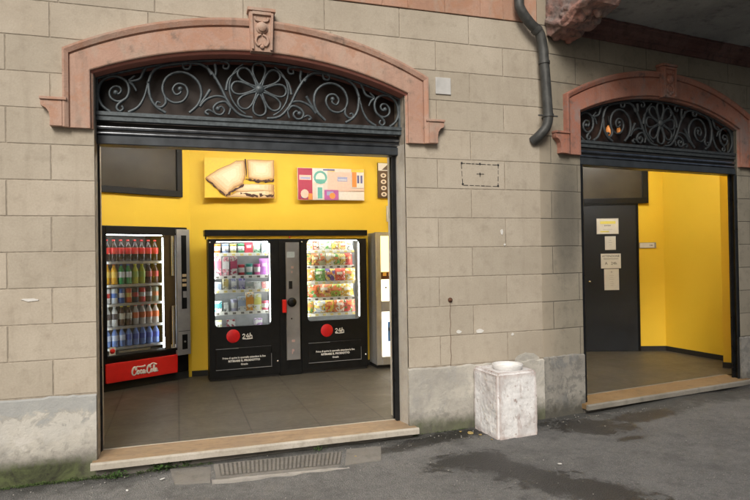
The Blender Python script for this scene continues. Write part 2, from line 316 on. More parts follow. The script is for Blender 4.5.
# ------------------------------------------------------------------ ground
def gz(x): return -.115+.014*max(-8, min(12, x))
g = MB()
xs = [-120, -60, -30, -15, -8, -5, -3]+[-2.4+.06*i for i in range(146)]+[6.7, 7.2, 8, 10, 15, 30, 60, 120]
ys = [-120, -60, -30, -12, -6, -2, 0, 1.2, 2.0]+[2.5+.06*i for i in range(56)]+[6.2, 7, 9, 15, 30, 60, 120]
vs = []
for y in ys:
    for x in xs:
        h = 0
        if -2.5 < x < 6.4 and 2.4 < y < 5.9:
            h = .014*noise.noise(Vector((x*1.3, y*1.3, 3)))+.006*noise.noise(Vector((x*5, y*5, 1)))+.003*noise.noise(Vector((x*14, y*14, 1)))
        vs.append((x, y, gz(x)+h))
nx = len(xs)
g.add(vs, [(j*nx+i, j*nx+i+1, (j+1)*nx+i+1, (j+1)*nx+i) for j in range(len(ys)-1) for i in range(nx-1)], 0, True)
struct('ground', g, M_asphalt)
# ------------------------------------------------------------------ building
FA = ((-0.0, 5.03, 0), 0.0)                       # facade A local x = world X
TH = math.radians(7.16)
FB = ((3.31, 5.03, 0), TH)
bld = empty('building', 'old corner building front of buff block courses with two pink arched shop openings', 'building')
Z0, DZ = .503, .2665
def at_frame(o, F): o.location = F[0]; o.rotation_euler = (0, 0, F[1]); return o
def block_wall(F, x0, x1, hole, joints, mats, zt, T=.42):
    ox0, ox1, oz = hole; b = MB()
    # backing (mortar) 9 mm behind the block faces
    b.box(x0, ox0, .0035, T, -.5, zt, 1); b.box(ox1, x1, .0035, T, -.5, zt, 1); b.box(ox0, ox1, .0035, T, oz, zt, 1)
    k = 0
    while Z0+k*DZ < zt-.01:
        za, zb = Z0+k*DZ, min(zt, Z0+(k+1)*DZ)
        js = joints(k)
        edges = sorted([j for j in js if x0 < j < x1]+[x0, x1])
        for a, c_ in zip(edges[:-1], edges[1:]):
            segs = [(a, c_)]
            if za < oz-.02:
                segs = []
                if a < ox0: segs.append((a, min(c_, ox0)))
                if c_ > ox1: segs.append((max(a, ox1), c_))
            for p, q in segs:
                if q-p < .03: continue
                g_ = .0045
                l = g_ if p in js else 0; r = g_ if q in js else 0
                y = random.uniform(-.0008, .0006)
                b.rbox(p+l, q-r, y, .02, za+g_*.8, zb-g_*.8, .0028)
        k += 1
    return at_frame(b.build('wall', mats, bld), F)
def jA(k):
    if k % 2 == 0: return [2.245+.685*i for i in range(-12, 6)] if k > 10 else [-3.6, -2.9, -2.22, -1.55, -.88, 2.245, 2.93, -.19, .55, 1.27]
    return [-3.2, -2.52, -1.85, -1.173, -.5, .15, .85, 1.22, 1.9, 2.58] if k < 11 else [2.58-.68*i for i in range(12)]
block_wall(FA, -4.2, 3.31, (-.585, 1.937, 3.17), jA, [M_wall, M_joint], 3.70)
def jB(k): return [.14+.66*i+(0 if k % 2 else .33) for i in range(10)]
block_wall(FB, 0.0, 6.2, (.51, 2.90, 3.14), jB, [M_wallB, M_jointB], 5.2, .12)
# string course of pink stone above the buff wall (A)
b = MB(); x = -4.2; i = 0
while x < 3.30:
    w = random.choice((.18, .24, .3, .36)); b.rbox(x+.001, min(3.30, x+w)-.001, -.012+random.uniform(0, .004), .42, 3.703, 4.9, .003); x += w
at_frame(b.build('string_course', M_band, bld), FA)
b = MB(); b.box(-4.2, 3.31, .0, .42, 4.903, 9, 0); at_frame(b.build('upper_wall', M_wall, bld), FA)
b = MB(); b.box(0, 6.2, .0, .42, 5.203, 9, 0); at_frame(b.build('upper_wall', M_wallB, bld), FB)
# plinth with a ragged, broken top edge
def plinth(F, x0, x1, mat, e0=0, e1=0, top=.497, seed=1):
    b = MB(); n = max(3, int((x1-x0)/.04)); rnd = random.Random(seed)
    tops = [top+.012*noise.noise(Vector((i*.31, seed, 0)))+rnd.uniform(-.004, .004) for i in range(n+1)]
    X = [x0+(x1-x0)*i/n for i in range(n+1)]
    vs = []; 
    for i in range(n+1):
        vs += [(X[i], -.014, -.4), (X[i], -.014-.004*noise.noise(Vector((X[i]*3, 0, 9))), tops[i]-.012), (X[i], .004, tops[i]), (X[i], .02, tops[i]), (X[i], .02, -.4)]
    fs = []
    for i in range(n):
        for j in range(4): fs.append((i*5+j, (i+1)*5+j, (i+1)*5+j+1, i*5+j+1))
    fs += [(0, 1, 2, 3, 4), tuple(n*5+j for j in (4, 3, 2, 1, 0))]
    b.add(vs, fs)
    return at_frame(b.build('plinth', mat, bld), F)
plinth(FA, -4.2, -.59, M_plinthA, seed=2); plinth(FA, 1.93, 3.31, M_plinthA2, seed=5); plinth(FB, 0.0, .505, M_plinthB, top=.515, seed=8); plinth(FB, 2.885, 6.2, M_plinthB, seed=9)
# a wider patch of broken render climbing over the plinth beside the corner
b = MB(); pts = []
for i in range(26):
    a = 2*PI*i/26; r = 1+.25*noise.noise(Vector((math.cos(a)*2, math.sin(a)*2, 4)))
    pts.append((3.13+.13*r*math.cos(a), .50+.07*r*math.sin(a)))
b.prism(pts, -.004, .01); at_frame(b.build('render_patch', M_plinthA2, bld), FA)
# reveals + arch surround
def arc_pts(cx, half, zs, sag, n=40):
    R = (half*half+sag*sag)/(2*sag); cz = zs+sag-R; a0 = math.asin(half/R)
    return [(cx+R*math.sin(a), cz+R*math.cos(a)) for a in [(-a0+2*a0*i/n) for i in range(n+1)]]
def surround(F, ox0, ox1, dz, mp, mr, ears=(True, True), T=.42):
    cx = (ox0+ox1)/2; h = (ox1-ox0)/2; N = 48
    inner = [(ox0, 2.497+dz), (ox0, 2.70+dz), (ox0, 2.91+dz)]+arc_pts(cx, h, 2.922+dz, .243, N)+[(ox1, 2.91+dz), (ox1, 2.70+dz), (ox1, 2.497+dz)]
    oh = h+.205
    outer = [(cx-oh, 2.497+dz), (cx-oh, 2.72+dz), (cx-oh, 3.075+dz)]+arc_pts(cx, oh, 3.085+dz, .36, N)+[(cx+oh, 3.075+dz), (cx+oh, 2.72+dz), (cx+oh, 2.497+dz)]
    prof = [(0, T, 1), (0, -.004, 1), (.03, -.012, 1), (.085, -.014, 1), (.09, -.036, 0), (.12, -.040, 0), (.74, -.040, 0), (.75, -.030, 0), (.79, -.030, 0), (.80, -.048, 0), (.93, -.062, 0), (.99, -.062, 0), (1.0, -.055, 0), (1.0, .012, 0)]
    b = MB(); k = len(prof); vs = []; nn_ = len(inner)
    for (ix, iz), (ox, oz) in zip(inner, outer):
        for t, y, m_ in prof: vs.append((ix+(ox-ix)*t, y, iz+(oz-iz)*t))
    n = len(inner); fs0 = []; fs1 = []
    for i in range(n-1):
        for j in range(k-1):
            (fs1 if prof[j+1][2] == 1 and 2 <= i < n-3 else fs0).append((i*k+j, i*k+j+1, (i+1)*k+j+1, (i+1)*k+j))
    o = len(b.v); b.v += vs
    for f in fs0: b.f.append(f); b.m.append(0); b.sm.append(False)
    for f in fs1: b.f.append(f); b.m.append(1); b.sm.append(False)
    b.f.append(tuple(range(k))); b.m.append(0); b.sm.append(False)
    b.f.append(tuple((n-1)*k+j for j in range(k))); b.m.append(0); b.sm.append(False)
    sur = at_frame(b.build('arch_surround', [mp, mr], bld), F)
    for side, on in ((-1, ears[0]), (1, ears[1])):
        if not on: continue
        e = MB(); X0 = cx+side*(oh+.001)
        pr = [(0, 2.50), (.085, 2.50), (.082, 2.555), (.09, 2.60), (.11, 2.63), (.14, 2.645), (.145, 2.66), (.145, 2.69), (0, 2.69)]
        e.prism([(X0+side*a, z+dz) for a, z in pr], -.06, .012); e.build('impost', mp, sur, .003)
        e = MB(); e.box(*sorted((X0+side*.15, X0-side*.03)), -.072, -.0, 2.691+dz, 2.712+dz); e.build('impost', mp, sur, .003)
    # carved keystone
    kz0, kz1 = 3.175+dz, 3.50+dz
    e = MB(); e.prism([(cx-.088, kz0), (cx+.088, kz0), (cx+.10, kz1), (cx-.10, kz1)], -.082, .012)
    e.box(cx-.112, cx+.112, -.10, .0, kz1+.001, kz1+.026)
    for sx in (-1, 1): e.prism([(cx+sx*.066, kz0+.012), (cx+sx*.082, kz0+.012), (cx+sx*.093, kz1-.012), (cx+sx*.075, kz1-.012)], -.10, -.08)
    e.box(cx-.075, cx+.075, -.10, -.08, kz1-.03, kz1-.006)
    e.lathe([(.048, 0), (.048, .012), (.034, .020), (.034, .030), (.015, .038), (.001, .040)], (cx, -.082, kz0+.19), 16, 0, 'y')
    for sx in (-1, 1):
        e.tube(smooth_path([(cx+sx*.008, -.086, kz0+.135), (cx+sx*.04, -.09, kz0+.115), (cx+sx*.05, -.09, kz0+.075), (cx+sx*.03, -.09, kz0+.045), (cx+sx*.012, -.088, kz0+.06)], 3), .011, 6)
        e.tube(smooth_path([(cx+sx*.01, -.086, kz0+.245), (cx+sx*.045, -.09, kz0+.25), (cx+sx*.055, -.09, kz0+.275)], 3), .010, 6)
    e.lathe([(.02, 0), (.016, .016), (.001, .022)], (cx, -.082, kz0+.035), 10, 0, 'y')
    e.build('keystone', mp, sur, .003)
    return cx, h
def reveals(F, ox0, ox1, mat, dz=0, T=.42, ins=.028, yr=.17):
    for x, sg in ((ox0, -1), (ox1, 1)):
        if sg < 0: ins = -ins*.9
        else: ins = abs(ins)/.9
        b = MB(); b.prism([(x, .010), (x-sg*.003, .03), (x-sg*ins, yr), (x-sg*ins, T+.001), (x+sg*.2, T+.001), (x+sg*.2, .010)], -.3, 2.496+dz, 0, 'xy'); at_frame(b.build('door_jamb', mat, bld), F)
M_jamb = stone_mat('jamb_render', (.36, .33, .28), (.2, .17, .14), (.44, .42, .38), .6, .3, False)
M_jambB = stone_mat('jamb_render_sooty', (.17, .155, .125), (.08, .075, .065), (.21, .19, .16), .7, .3, False)  # jamb colour darkened to carry the shade of the right front
surround(FA, -.588, 1.940, 0, M_pink, M_pinkred); reveals(FA, -.588, 1.940, M_jamb)
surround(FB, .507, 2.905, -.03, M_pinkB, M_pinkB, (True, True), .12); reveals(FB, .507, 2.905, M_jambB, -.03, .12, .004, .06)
# fanlight grille of wrought iron scrolls
GR = {
's1':[(-1.154,.012),(-1.214,.062),(-1.241,.144),(-1.223,.236),(-1.166,.289),(-1.097,.298),(-1.035,.264),(-1.015,.193),(-1.04,.124),(-1.099,.098),(-1.148,.125),(-1.156,.174),(-1.128,.213),(-1.09,.216),(-1.072,.189),(-1.09,.159),(-1.113,.169)],
's1b':[(-1.04,.124),(-1.091,.081),(-1.107,.044),(-1.084,.021),(-1.059,.043),(-1.071,.066)],
'st1':[(-1.022,.015),(-.951,.062),(-.903,.15),(-.874,.271)],
'st2':[(-.874,.271),(-.86,.152),(-.816,.075),(-.744,.028)],
'tc':[(-.892,.411),(-.908,.353),(-.933,.295),(-.972,.275),(-1.016,.269),(-.972,.314)],
'leaf':[(-1.012,.26),(-.985,.237),(-.962,.193)],
'arc':[(-.874,.262),(-.837,.359),(-.763,.428),(-.657,.472)],
's2':[(-.564,.038),(-.497,.107),(-.467,.196),(-.486,.291),(-.56,.358),(-.65,.369),(-.732,.321),(-.766,.236),(-.747,.16),(-.686,.116),(-.612,.133),(-.573,.201),(-.594,.262),(-.652,.273),(-.688,.228),(-.666,.183),(-.628,.202),(-.632,.232)],
's2b':[(-.747,.16),(-.743,.109),(-.776,.072),(-.816,.082),(-.807,.113),(-.783,.106)],
'c7':[(-.657,.472),(-.6,.477),(-.551,.451),(-.559,.407),(-.597,.401),(-.609,.434),(-.584,.443)],
'st8':[(-.583,.475),(-.467,.45),(-.384,.386),(-.317,.277),(-.25,.14),(-.165,.048),(-.061,.027)],
'lf8':[(-.399,.241),(-.446,.163),(-.505,.089),(-.564,.038)],
'lf9':[(-.357,.459),(-.35,.389),(-.364,.339)],
's3':[(-.48,.096),(-.429,.158),(-.344,.192),(-.267,.174),(-.237,.105),(-.252,.043)],
's3b':[(-.237,.105),(-.276,.147),(-.336,.135),(-.374,.092),(-.358,.045),(-.312,.039),(-.286,.076),(-.311,.106),(-.337,.087)],
's3c':[(-.414,.033),(-.439,.049),(-.413,.072),(-.371,.053)],
'tc2':[(-.314,.498),(-.28,.492),(-.246,.468),(-.255,.432),(-.29,.433),(-.289,.461)],
'br':[(-.384,.369),(-.409,.411),(-.417,.445)],
'fl':[(-.271,.245),(-.248,.344),(-.178,.417)]}
def grille(F, ox0, ox1, dz, mat, y=.125):
    cx = (ox0+ox1)/2; h = (ox1-ox0)/2; k = h/1.258; zb = 2.652+dz
    gr = MB(); TAP = {'st1', 'leaf', 'br', 'lf9', 'fl', 'lf8'}
    gr.box(ox0+.002, ox1-.002, y-.03, y+.03, 2.592+dz, zb)          # sill rail
    gr.box(ox0+.002, ox1-.002, y-.042, y-.028, 2.630+dz, zb+.006)
    ar = arc_pts(cx, h-.006, 2.918+dz, .236, 40)
    gr.tube([(a, y, z) for a, z in ar], .011, 6, flat=1.4)
    for sx in (ox0+.012, ox1-.012): gr.box(sx-.009, sx+.009, y-.015, y+.015, zb, 2.91+dz)
    g_ = at_frame(gr.build('fanlight_grille', mat, bld), F)
    lim = (h-.02)
    for side in (-1, 1):
        s_ = MB()
        for key, pts in GR.items():
            pp = []
            for a, z in pts:
                u = a*k*side*-1
                # keep the bars under the arch
                R = (h*h+.243**2)/(2*.243); zmax = 2.922+dz+.243-R+math.sqrt(max(0, R*R-u*u))-.018-zb
                pp.append((cx+u, y, zb+min(z*.985, zmax)))
            sm = smooth_path(pp, 4); n = len(sm)
            if key.startswith(('s1', 's2', 's3', 'c7', 'tc')): rad = [.013-.004*i/n for i in range(n)]
            elif key in TAP: rad = [.015-.009*i/n for i in range(n)]
            else: rad = [.013]*n
            s_.tube(sm, rad, 6, flat=1.3)
            if key in ('s1', 's2', 's3b'): s_.lathe([(.018, -.014), (.02, -.006), (.02, .006), (.012, .016), (.001, .018)], tuple(sm[-1]), 10, 0, 'y')
        s_.build('scrollwork', mat, g_)
    fl = MB(); fz = zb+.268
    for i in range(8):
        a = PI/8*0+2*PI*i/8+PI/2
        ca, sa = math.cos(a), math.sin(a)
        loop = [(.03, 0), (.08, .028), (.15, .052), (.205, .045), (.228, 0), (.205, -.045), (.15, -.052), (.08, -.028), (.03, 0)]
        fl.tube(smooth_path([(cx+(r*ca-t*sa)*k, y-.004, fz+(r*sa+t*ca)*.98) for r, t in loop], 3), .0105, 6, flat=1.3)
    ring = [(cx+.245*k*math.cos(a), y, fz+.245*math.sin(a)*.98) for a in [math.radians(v_) for v_ in range(-62, 63, 8)]]
    fl.tube(ring, .009, 6); fl.tube([(2*cx-p[0], p[1], p[2]) for p in ring], .009, 6)
    fl.lathe([(.045, -.01), (.045, .012), (.03, .026), (.012, .034), (.001, .036)], (cx, y, fz), 16, 0, 'y')
    fl.build('flower_rosette', mat, g_)
    # dark board behind the iron and shutter
    bb = MB(); bb.prism([(ox0-.0+.001, 2.43+dz)]+[(a, z+.001) for a, z in arc_pts(cx, h-.001, 2.921+dz, .2425, 24)]+[(ox1-.001, 2.43+dz)], y+.145, y+.175) if y > .1 else bb.prism([(ox0-.06, 2.45+dz), (ox0-.06, 3.25+dz), (ox1+.06, 3.25+dz), (ox1+.06, 2.45+dz)], .128, .145); at_frame(bb.build('transom_panel', M_darkback, bld), F)
grille(FA, -.588, 1.940, 0, M_iron); grille(FB, .507, 2.905, -.03, M_ironB, .05)
# rolled shutter bottom + guide rails
def shutter(F, ox0, ox1, dz, mat, yo=0.0, gi=.028, gy=.05):
    a, c_ = ox0+.003, ox1-.003
    sh = MB(); sh.box(a, c_, .16, .26, 2.425+dz, 2.588+dz, 0); s_ = at_frame(sh.build('roller_shutter', [M_blackm], bld), ((F[0][0]-math.sin(F[1])*yo, F[0][1]+math.cos(F[1])*yo, 0), F[1]))
    for zc, r in ((2.548, .017), (2.502, .014)):
        q = MB(); n = 10
        prof = [(.159-r*math.sin(PI*i/n)*1.2, zc+dz-r*math.cos(PI*i/n)) for i in range(n+1)]
        q.prism(prof, a, c_, 0, 'yz'); 
        for f in range(len(q.sm)): q.sm[f] = False
        q.build('slat', mat, s_)
    q = MB(); q.rbox(a, c_, .138, .27, 2.412+dz, 2.483+dz, .006); q.build('bottom_bar', M_bar, s_)
    for x, sg in ((ox0-gi*.9 if gi > .01 else ox0, 1), (ox1-gi, -1)):
        q = MB(); x0 = x+sg*.002; x1 = x+sg*.036
        lo, hi = min(x0, x1), max(x0, x1)
        q.box(lo, hi, .13+gy, .15+gy, .004, 2.41+dz); q.box(lo, hi, .20+gy, .22+gy, .004, 2.41+dz); q.box(min(x0, x0+sg*.006), max(x0, x0+sg*.006), .151+gy, .199+gy, .004, 2.41+dz)
        q.tube([(x1, .139+gy, .01), (x1, .139+gy, 2.40+dz)], .009, 8)
        q.build('guide_rail', M_guide, s_)
shutter(FA, -.588, 1.940, 0, M_shut); shutter(FB, .507, 2.905, -.03, M_shut, -.125, .006, 0.0)
# doorsteps
M_stepedgeB = stone_mat('step_edge_worn', (.20, .185, .155), (.09, .08, .065), (.30, .28, .24), .8, .4, False, False)
M_stepB = stone_mat('step_ochre_worn', (.21, .13, .055), (.10, .07, .04), (.28, .185, .09), .7, .3, False, False)
def step(F, x0, x1, zt, yb, M_step=M_step, M_stepedge=M_stepedge):
    s_ = MB(); s_.rbox(x0+.006, x1-.006, -.082, yb, zt-.045, zt, .004); o = at_frame(s_.build('doorstep', M_step, bld), F)
    n = MB()                                  # pale worn nosing and rear trim
    k = 60; X = [x0+(x1-x0)*i/k for i in range(k+1)]; vs = []
    for i, x in enumerate(X):
        w = .004*noise.noise(Vector((x*6, 2, zt)))+.003*noise.noise(Vector((x*25, 2, zt)))
        vs += [(x, -.102+w, zt-.05), (x, -.104+w, zt-.010), (x, -.098+w, zt+.001), (x, -.080+w, zt+.002), (x, -.078, zt-.05)]
    fs = [(i*5+j, (i+1)*5+j, (i+1)*5+(j+1) % 5, i*5+(j+1) % 5) for i in range(k) for j in range(5)]+[(0, 1, 2, 3, 4), tuple(k*5+j for j in (4, 3, 2, 1, 0))]
    n.add(vs, fs); n.build('nosing', M_stepedge, o)
    t = MB(); t.box(x0+.045, x1-.045, yb+.001, yb+.014, zt-.03, zt+.003); t.build('trim', M_stepedge, o)
    r = MB(); r.box(x0+.03, x1-.03, -.03, .40, -.4, zt-.052); r.build('riser', M_drain, o)
step(FA, -.625, 1.985, 0.0, .235); step(FB, .45, 2.97, .02, .235, M_stepB, M_stepedgeB)
# interior floor
f = MB(); f.prism([(-2.5, 5.28), (3.31, 5.28), (3.31, 8.6), (-2.5, 8.6)], -.2, -.002, 0, 'xy'); struct('shop_floor', f, M_tiles)
f = MB(); c0, s0 = math.cos(TH), math.sin(TH)
def WB(s, y): return (3.31+c0*s-s0*y, 5.03+s0*s+c0*y)
f.prism([WB(.40, .25), WB(4.3, .25), (8.0, 9.2), (3.6, 9.2), (3.6, 5.5)], -.2, .012, 0, 'xy'); struct('entrance_floor', f, M_tiles)
# interior walls and ceilings
CW = ((-.81, 7.52), (.14, 8.05)); cl = math.hypot(.95, .53); cd = (.95/cl, .53/cl); cn = (-cd[1], cd[0])
def CP(s, y): return (CW[0][0]+cd[0]*s+cn[0]*y, CW[0][1]+cd[1]*s+cn[1]*y)
H1 = 3.15
wl = MB()
pa = CP(-.9, .07); pb = CP(1.155, .07)
def wallseg(mb, p, q, t=.08, z0=-.1, z1=H1):
    d = Vector((q[0]-p[0], q[1]-p[1])).normalized(); n = Vector((-d.y, d.x))
    mb.prism([p, q, (q[0]+n.x*t, q[1]+n.y*t), (p[0]+n.x*t, p[1]+n.y*t)], z0, z1, 0, 'xy')
CORN = pb
wallseg(wl, pa, CP(-.025, .07)); wl.build('interior_wall', M_yellow, bld)
wl = MB(); wallseg(wl, CP(-.025, .07), CP(cl+.004, .07), z0=1.905); wl.build('interior_wall', M_yellow, bld)
wl = MB(); wallseg(wl, CP(cl+.004, .07), CORN); wl.build('interior_wall', M_yellow, bld)
wl = MB(); wallseg(wl, CORN, (3.30, 8.03)); wl.build('interior_wall', M_yellow, bld)
wl = MB(); wallseg(wl, (3.20, 8.1), (3.20, 5.46)); wl.build('interior_wall', M_yellow, bld)
wl = MB(); wallseg(wl, (-1.2, 5.46), (-1.2, 7.45)); wallseg(wl, (-1.2, 7.45), pa); wl.build('interior_wall', M_yellow, bld)
cg = MB(); cg.box(-2.4, 3.30, 5.46, 9, H1, H1+.1); cg.build('interior_ceiling', M_ceil, bld)
sk = MB()
def skirt(mb, p, q, z0=0.0):
    d = Vector((q[0]-p[0], q[1]-p[1])).normalized(); n = Vector((d.y, -d.x))*.014
    mb.prism([(p[0]+n.x*.1, p[1]+n.y*.1), (q[0]+n.x*.1, q[1]+n.y*.1), (q[0]+n.x, q[1]+n.y), (p[0]+n.x, p[1]+n.y)], z0, z0+.07, 0, 'xy')
skirt(sk, CORN, (3.19, 8.03)); sk.build('skirting', M_blackm, bld)
# small entrance room behind opening B
DR = ((5.87, 7.785), (6.58, 7.52)); dl = math.hypot(.71, .265); dd = (.71/dl, -.265/dl)
def DP(s, y): return (5.87+dd[0]*s-dd[1]*y, 7.785+dd[1]*s+dd[0]*y)
Wc = DP(1.19, 0)
wl = MB(); wallseg(wl, DP(-2.0, 0), Wc); wl.build('interior_wall', M_yellow, bld)
wl = MB(); wallseg(wl, Wc, (7.02, 6.30)); wl.build('interior_wall', M_yellow, bld)
wl = MB(); wl.prism([(6.60, 6.01), (6.69, 5.92), WB(3.02, .13), WB(3.2, .13), (7.1, 6.36)], -.1, H1, 0, 'xy'); wl.build('interior_wall', M_yellow, bld)
wl = MB(); wallseg(wl, (3.70, 5.22), (3.70, 8.7)); wl.build('interior_wall', M_yellow, bld)
cg = MB(); cg.prism([WB(.2, .122), WB(4.3, .122), (8.0, 9.2), (3.6, 9.2), (3.6, 5.5)], H1, H1+.1, 0, 'xy'); cg.build('interior_ceiling', M_ceil, bld)
sk = MB(); skirt(sk, DP(.77, 0), Wc, .012); skirt(sk, Wc, (7.02, 6.30), .012); sk.build('skirting', M_blackm, bld)
sk = MB(); skirt(sk, (6.595, 6.017), (6.68, 5.898), .012); sk.build('skirting', M_blackm, bld)
# roof of the ground floor so no daylight leaks into the rooms; back and side walls of the block
rf = MB(); rf.box(-4.2, 9.8, 5.6, 12, 3.5, 3.6); rf.box(-4.2, -4.1, 5.44, 12, -.3, 9); rf.box(-4.2, 9.8, 11.9, 12, -.3, 9); rf.box(9.7, 9.8, 5.95, 12, -.3, 9); rf.build('shell', M_wall, bld)
# ceiling lamps
def lamp(loc, rz, mat, label):
    e = empty('ceiling_light', label, 'ceiling light', loc, rz)
    q = MB(); q.box(-.62, .62, -.10, .10, -.05, 0); q.build('fixture', M_white, e, .004)
    for sy in (-.045, .045): q = MB(); q.tube([(-.58, sy, -.067), (.58, sy, -.067)], .015, 8); q.build('tube', mat, e)
lamp((.9, 6.75, H1), 0, M_tube, 'twin tube ceiling light over the middle of the yellow vending room')
lamp((-.1, 6.2, H1), .4, M_tube, 'twin tube ceiling light over the left part of the vending room')
lamp((2.3, 6.6, H1), 0, M_tube, 'twin tube ceiling light over the right part of the vending room')
lamp((5.6, 6.6, H1), .1, M_tubeB, 'twin tube ceiling light in the small entrance room with the slate door')
# ------------------------------------------------------------------ balcony, bracket, moulding on B
bal = MB(); bal.prism([(.36, 3.83), (6.2, 3.83), (6.2, 4.05), (.36, 4.05)], -1.05, .0)
bal.box(.36, 6.2, -1.06, -.93, 3.79, 3.8298); o_bal = at_frame(bal.build('balcony', M_soffit, bld, .006), FB)
mo = MB(); prof = [(.0, 3.655), (-.03, 3.655), (-.035, 3.70), (-.06, 3.705), (-.065, 3.735), (-.10, 3.76), (-.11, 3.80), (-.13, 3.805), (-.13, 3.829), (0, 3.829)]
k = 160; vs = []
for i in range(k+1):
    x = .28+(6.2-.28)*i/k
    for (y, z) in prof: vs.append((x, y+.012*noise.noise(Vector((x*4, z*9, 1)))*(1 if y < -.05 else .2), z+(.016*max(-.2, noise.noise(Vector((x*6, y*9, 7)))) if y < -.08 else 0)))
n = len(prof); mo.add(vs, [(i*n+j, (i+1)*n+j, (i+1)*n+(j+1) % n, i*n+(j+1) % n) for i in range(k) for j in range(n)]+[tuple(range(n)), tuple(k*n+j for j in range(n))])
mo.build('moulding', M_mould, o_bal)
# carved console under the balcony end: thick scroll body, leaves and drop
bk = bmesh.new()
side = [(.0, 3.60), (-.06, 3.575), (-.15, 3.60), (-.20, 3.63), (-.27, 3.60), (-.34, 3.625), (-.38, 3.67), (-.43, 3.70), (-.52, 3.69), (-.60, 3.72), (-.64, 3.77), (-.66, 3.829), (-.70, 3.90), (-.70, 4.3), (0, 4.3)]
bmb = MB(); bmb.prism(side, .10, .42, 0, 'yz')
for x0 in (.085, .405):
    for pts, r in (([(-.02, 3.74), (-.12, 3.68), (-.24, 3.66), (-.33, 3.70), (-.32, 3.76), (-.25, 3.77), (-.22, 3.73), (-.25, 3.71)], .03), ([(-.33, 3.70), (-.45, 3.74), (-.56, 3.735), (-.61, 3.77), (-.58, 3.80), (-.54, 3.785)], .026)):
        sm = smooth_path([(x0+.012, y, z) for y, z in pts], 3); bmb.tube(sm, [r*(1-.5*i/len(sm)) for i in range(len(sm))], 7)
for i in range(5):                         # acanthus lobes along the underside
    y = -.05-.11*i; z = 3.60+.022*i
    for x in (.19, .28, .37): bmb.lathe([(.002, -.05), (.03, -.035), (.045, 0), (.035, .04), (.01, .06)], (x+random.uniform(-.01, .01), y+random.uniform(-.02, .02), z+random.uniform(-.01, .015)), 9)
o = bmb.build('bracket', M_brk, o_bal)
at_frame(o, ((0, 0, 0), 0))
sb = o.modifiers.new('sub', 'REMESH'); sb.mode = 'VOXEL'; sb.voxel_size = .012
tx = bpy.data.textures.new('roughen', 'CLOUDS'); tx.noise_scale = .09
dm = o.modifiers.new('rough', 'DISPLACE'); dm.texture = tx; dm.strength = .028; dm.mid_level = .5
# ------------------------------------------------------------------ unseen tall building added behind the viewer; its edge shades the right front
op = empty('unseen_shade_block', 'tall plain building added out of view across the street to shade the right front', 'building', (-.2, -9, 0))
q = MB(); q.box(0, 26, -10, 0, -.5, 17); q.build('wall', M_wall, op)
q = MB(); q.box(-.3, 26.3, -10.3, .4, 17.01, 17.4); q.build('roof', M_mould, op)
for fl0 in range(5):
    for k in range(7):
        q = MB(); q.box(1.5+3.5*k, 2.8+3.5*k, .01, .07, 1+3.2*fl0, 2.9+3.2*fl0); w_ = q.build('window', M_dglass, op); q = MB(); q.box(1.4+3.5*k, 2.9+3.5*k, .01, .2, .88+3.2*fl0, .99+3.2*fl0); q.build('sill', M_stepedge, w_)
# ------------------------------------------------------------------ downpipe
dp = empty('downpipe', 'dark grey metal rainwater downpipe with an S bend on the corner of the wall', 'pipe', (0, 0, 0))
pth = smooth_path([(3.10, 4.93, 4.6), (3.065, 4.93, 4.2), (3.054, 4.93, 3.87), (3.073, 4.93, 3.772), (3.167, 4.93, 3.66), (3.26, 4.93, 3.585), (3.296, 4.93, 3.48), (3.311, 4.93, 3.325), (3.328, 4.93, 3.09), (3.342, 4.93, 2.86), (3.344, 4.93, 2.77), (3.325, 4.94, 2.69), (3.275, 4.97, 2.62), (3.235, 5.03, 2.57)], 5)
q = MB(); q.tube(pth, .046, 18); q.build('pipe', M_pipe, dp)
for z, x, wing in ((3.30, 3.313, 0), (2.80, 3.344, 1), (3.60, 3.235, 0)):
    q = MB()
    if z == 3.60: q.tube([(3.222, 4.93, 3.618), (3.252, 4.93, 3.590)], .053, 18)
    else: q.tube([(x, 4.93, z-.013), (x, 4.93, z+.013)], .053, 18)
    if wing:
        q.box(x-.105, x-.045, 4.925, 4.937, z-.007, z+.007); q.box(x+.045, x+.105, 4.925, 4.937, z-.007, z+.007); q.box(x-.006, x+.006, 4.97, 5.03, z-.006, z+.006)
    q.build('clamp', M_pipe, dp, .002)
# ------------------------------------------------------------------ small things fixed on the wall
q = MB(); q.box(2.236, 2.385, 5.018, 5.0295, 2.957, 3.108); tag(q.build('wall_plaque', plain('tile_offwhite', (.47, .47, .46), .5), None, .002), 'small square white tile set in the buff wall right of the large arch', 'plaque')
dots = empty('marking', 'rectangle of black dashes with a small mark inside drawn on the buff wall blocks', 'graffiti', (2.67, 5.0285, 2.238))
q = MB(); rr = random.Random(3)
def dash(mb, x0, z0, x1, z1, t):
    L = math.hypot(x1-x0, z1-z0); a = 0
    while a < L:
        l = rr.uniform(.03, .06); b_ = min(L, a+l); ux, uz = (x1-x0)/L, (z1-z0)/L; w = t*rr.uniform(.6, 1.1)
        p = (x0+ux*a, z0+uz*a); r = (x0+ux*b_, z0+uz*b_)
        mb.prism([(p[0]-uz*w, p[1]+ux*w), (r[0]-uz*w, r[1]+ux*w), (r[0]+uz*w, r[1]-ux*w), (p[0]+uz*w, p[1]-ux*w)], -.0015, .0005); a += l+rr.uniform(.006, .022)
for a_ in ((-.19, .10, .19, .095), (.19, .095, .185, -.105), (.185, -.105, -.178, -.10), (-.178, -.10, -.19, .10)): dash(q, *a_, .003)
for x, z in ((-.185, .102), (0, .10), (.19, .095), (-.178, -.09), (.185, -.10)): q.lathe([(.011, 0), (.009, .003), (.001, .004)], (x, 0, z), 8, 0, 'y')
q.build('dashes', M_ink, dots); q = MB()
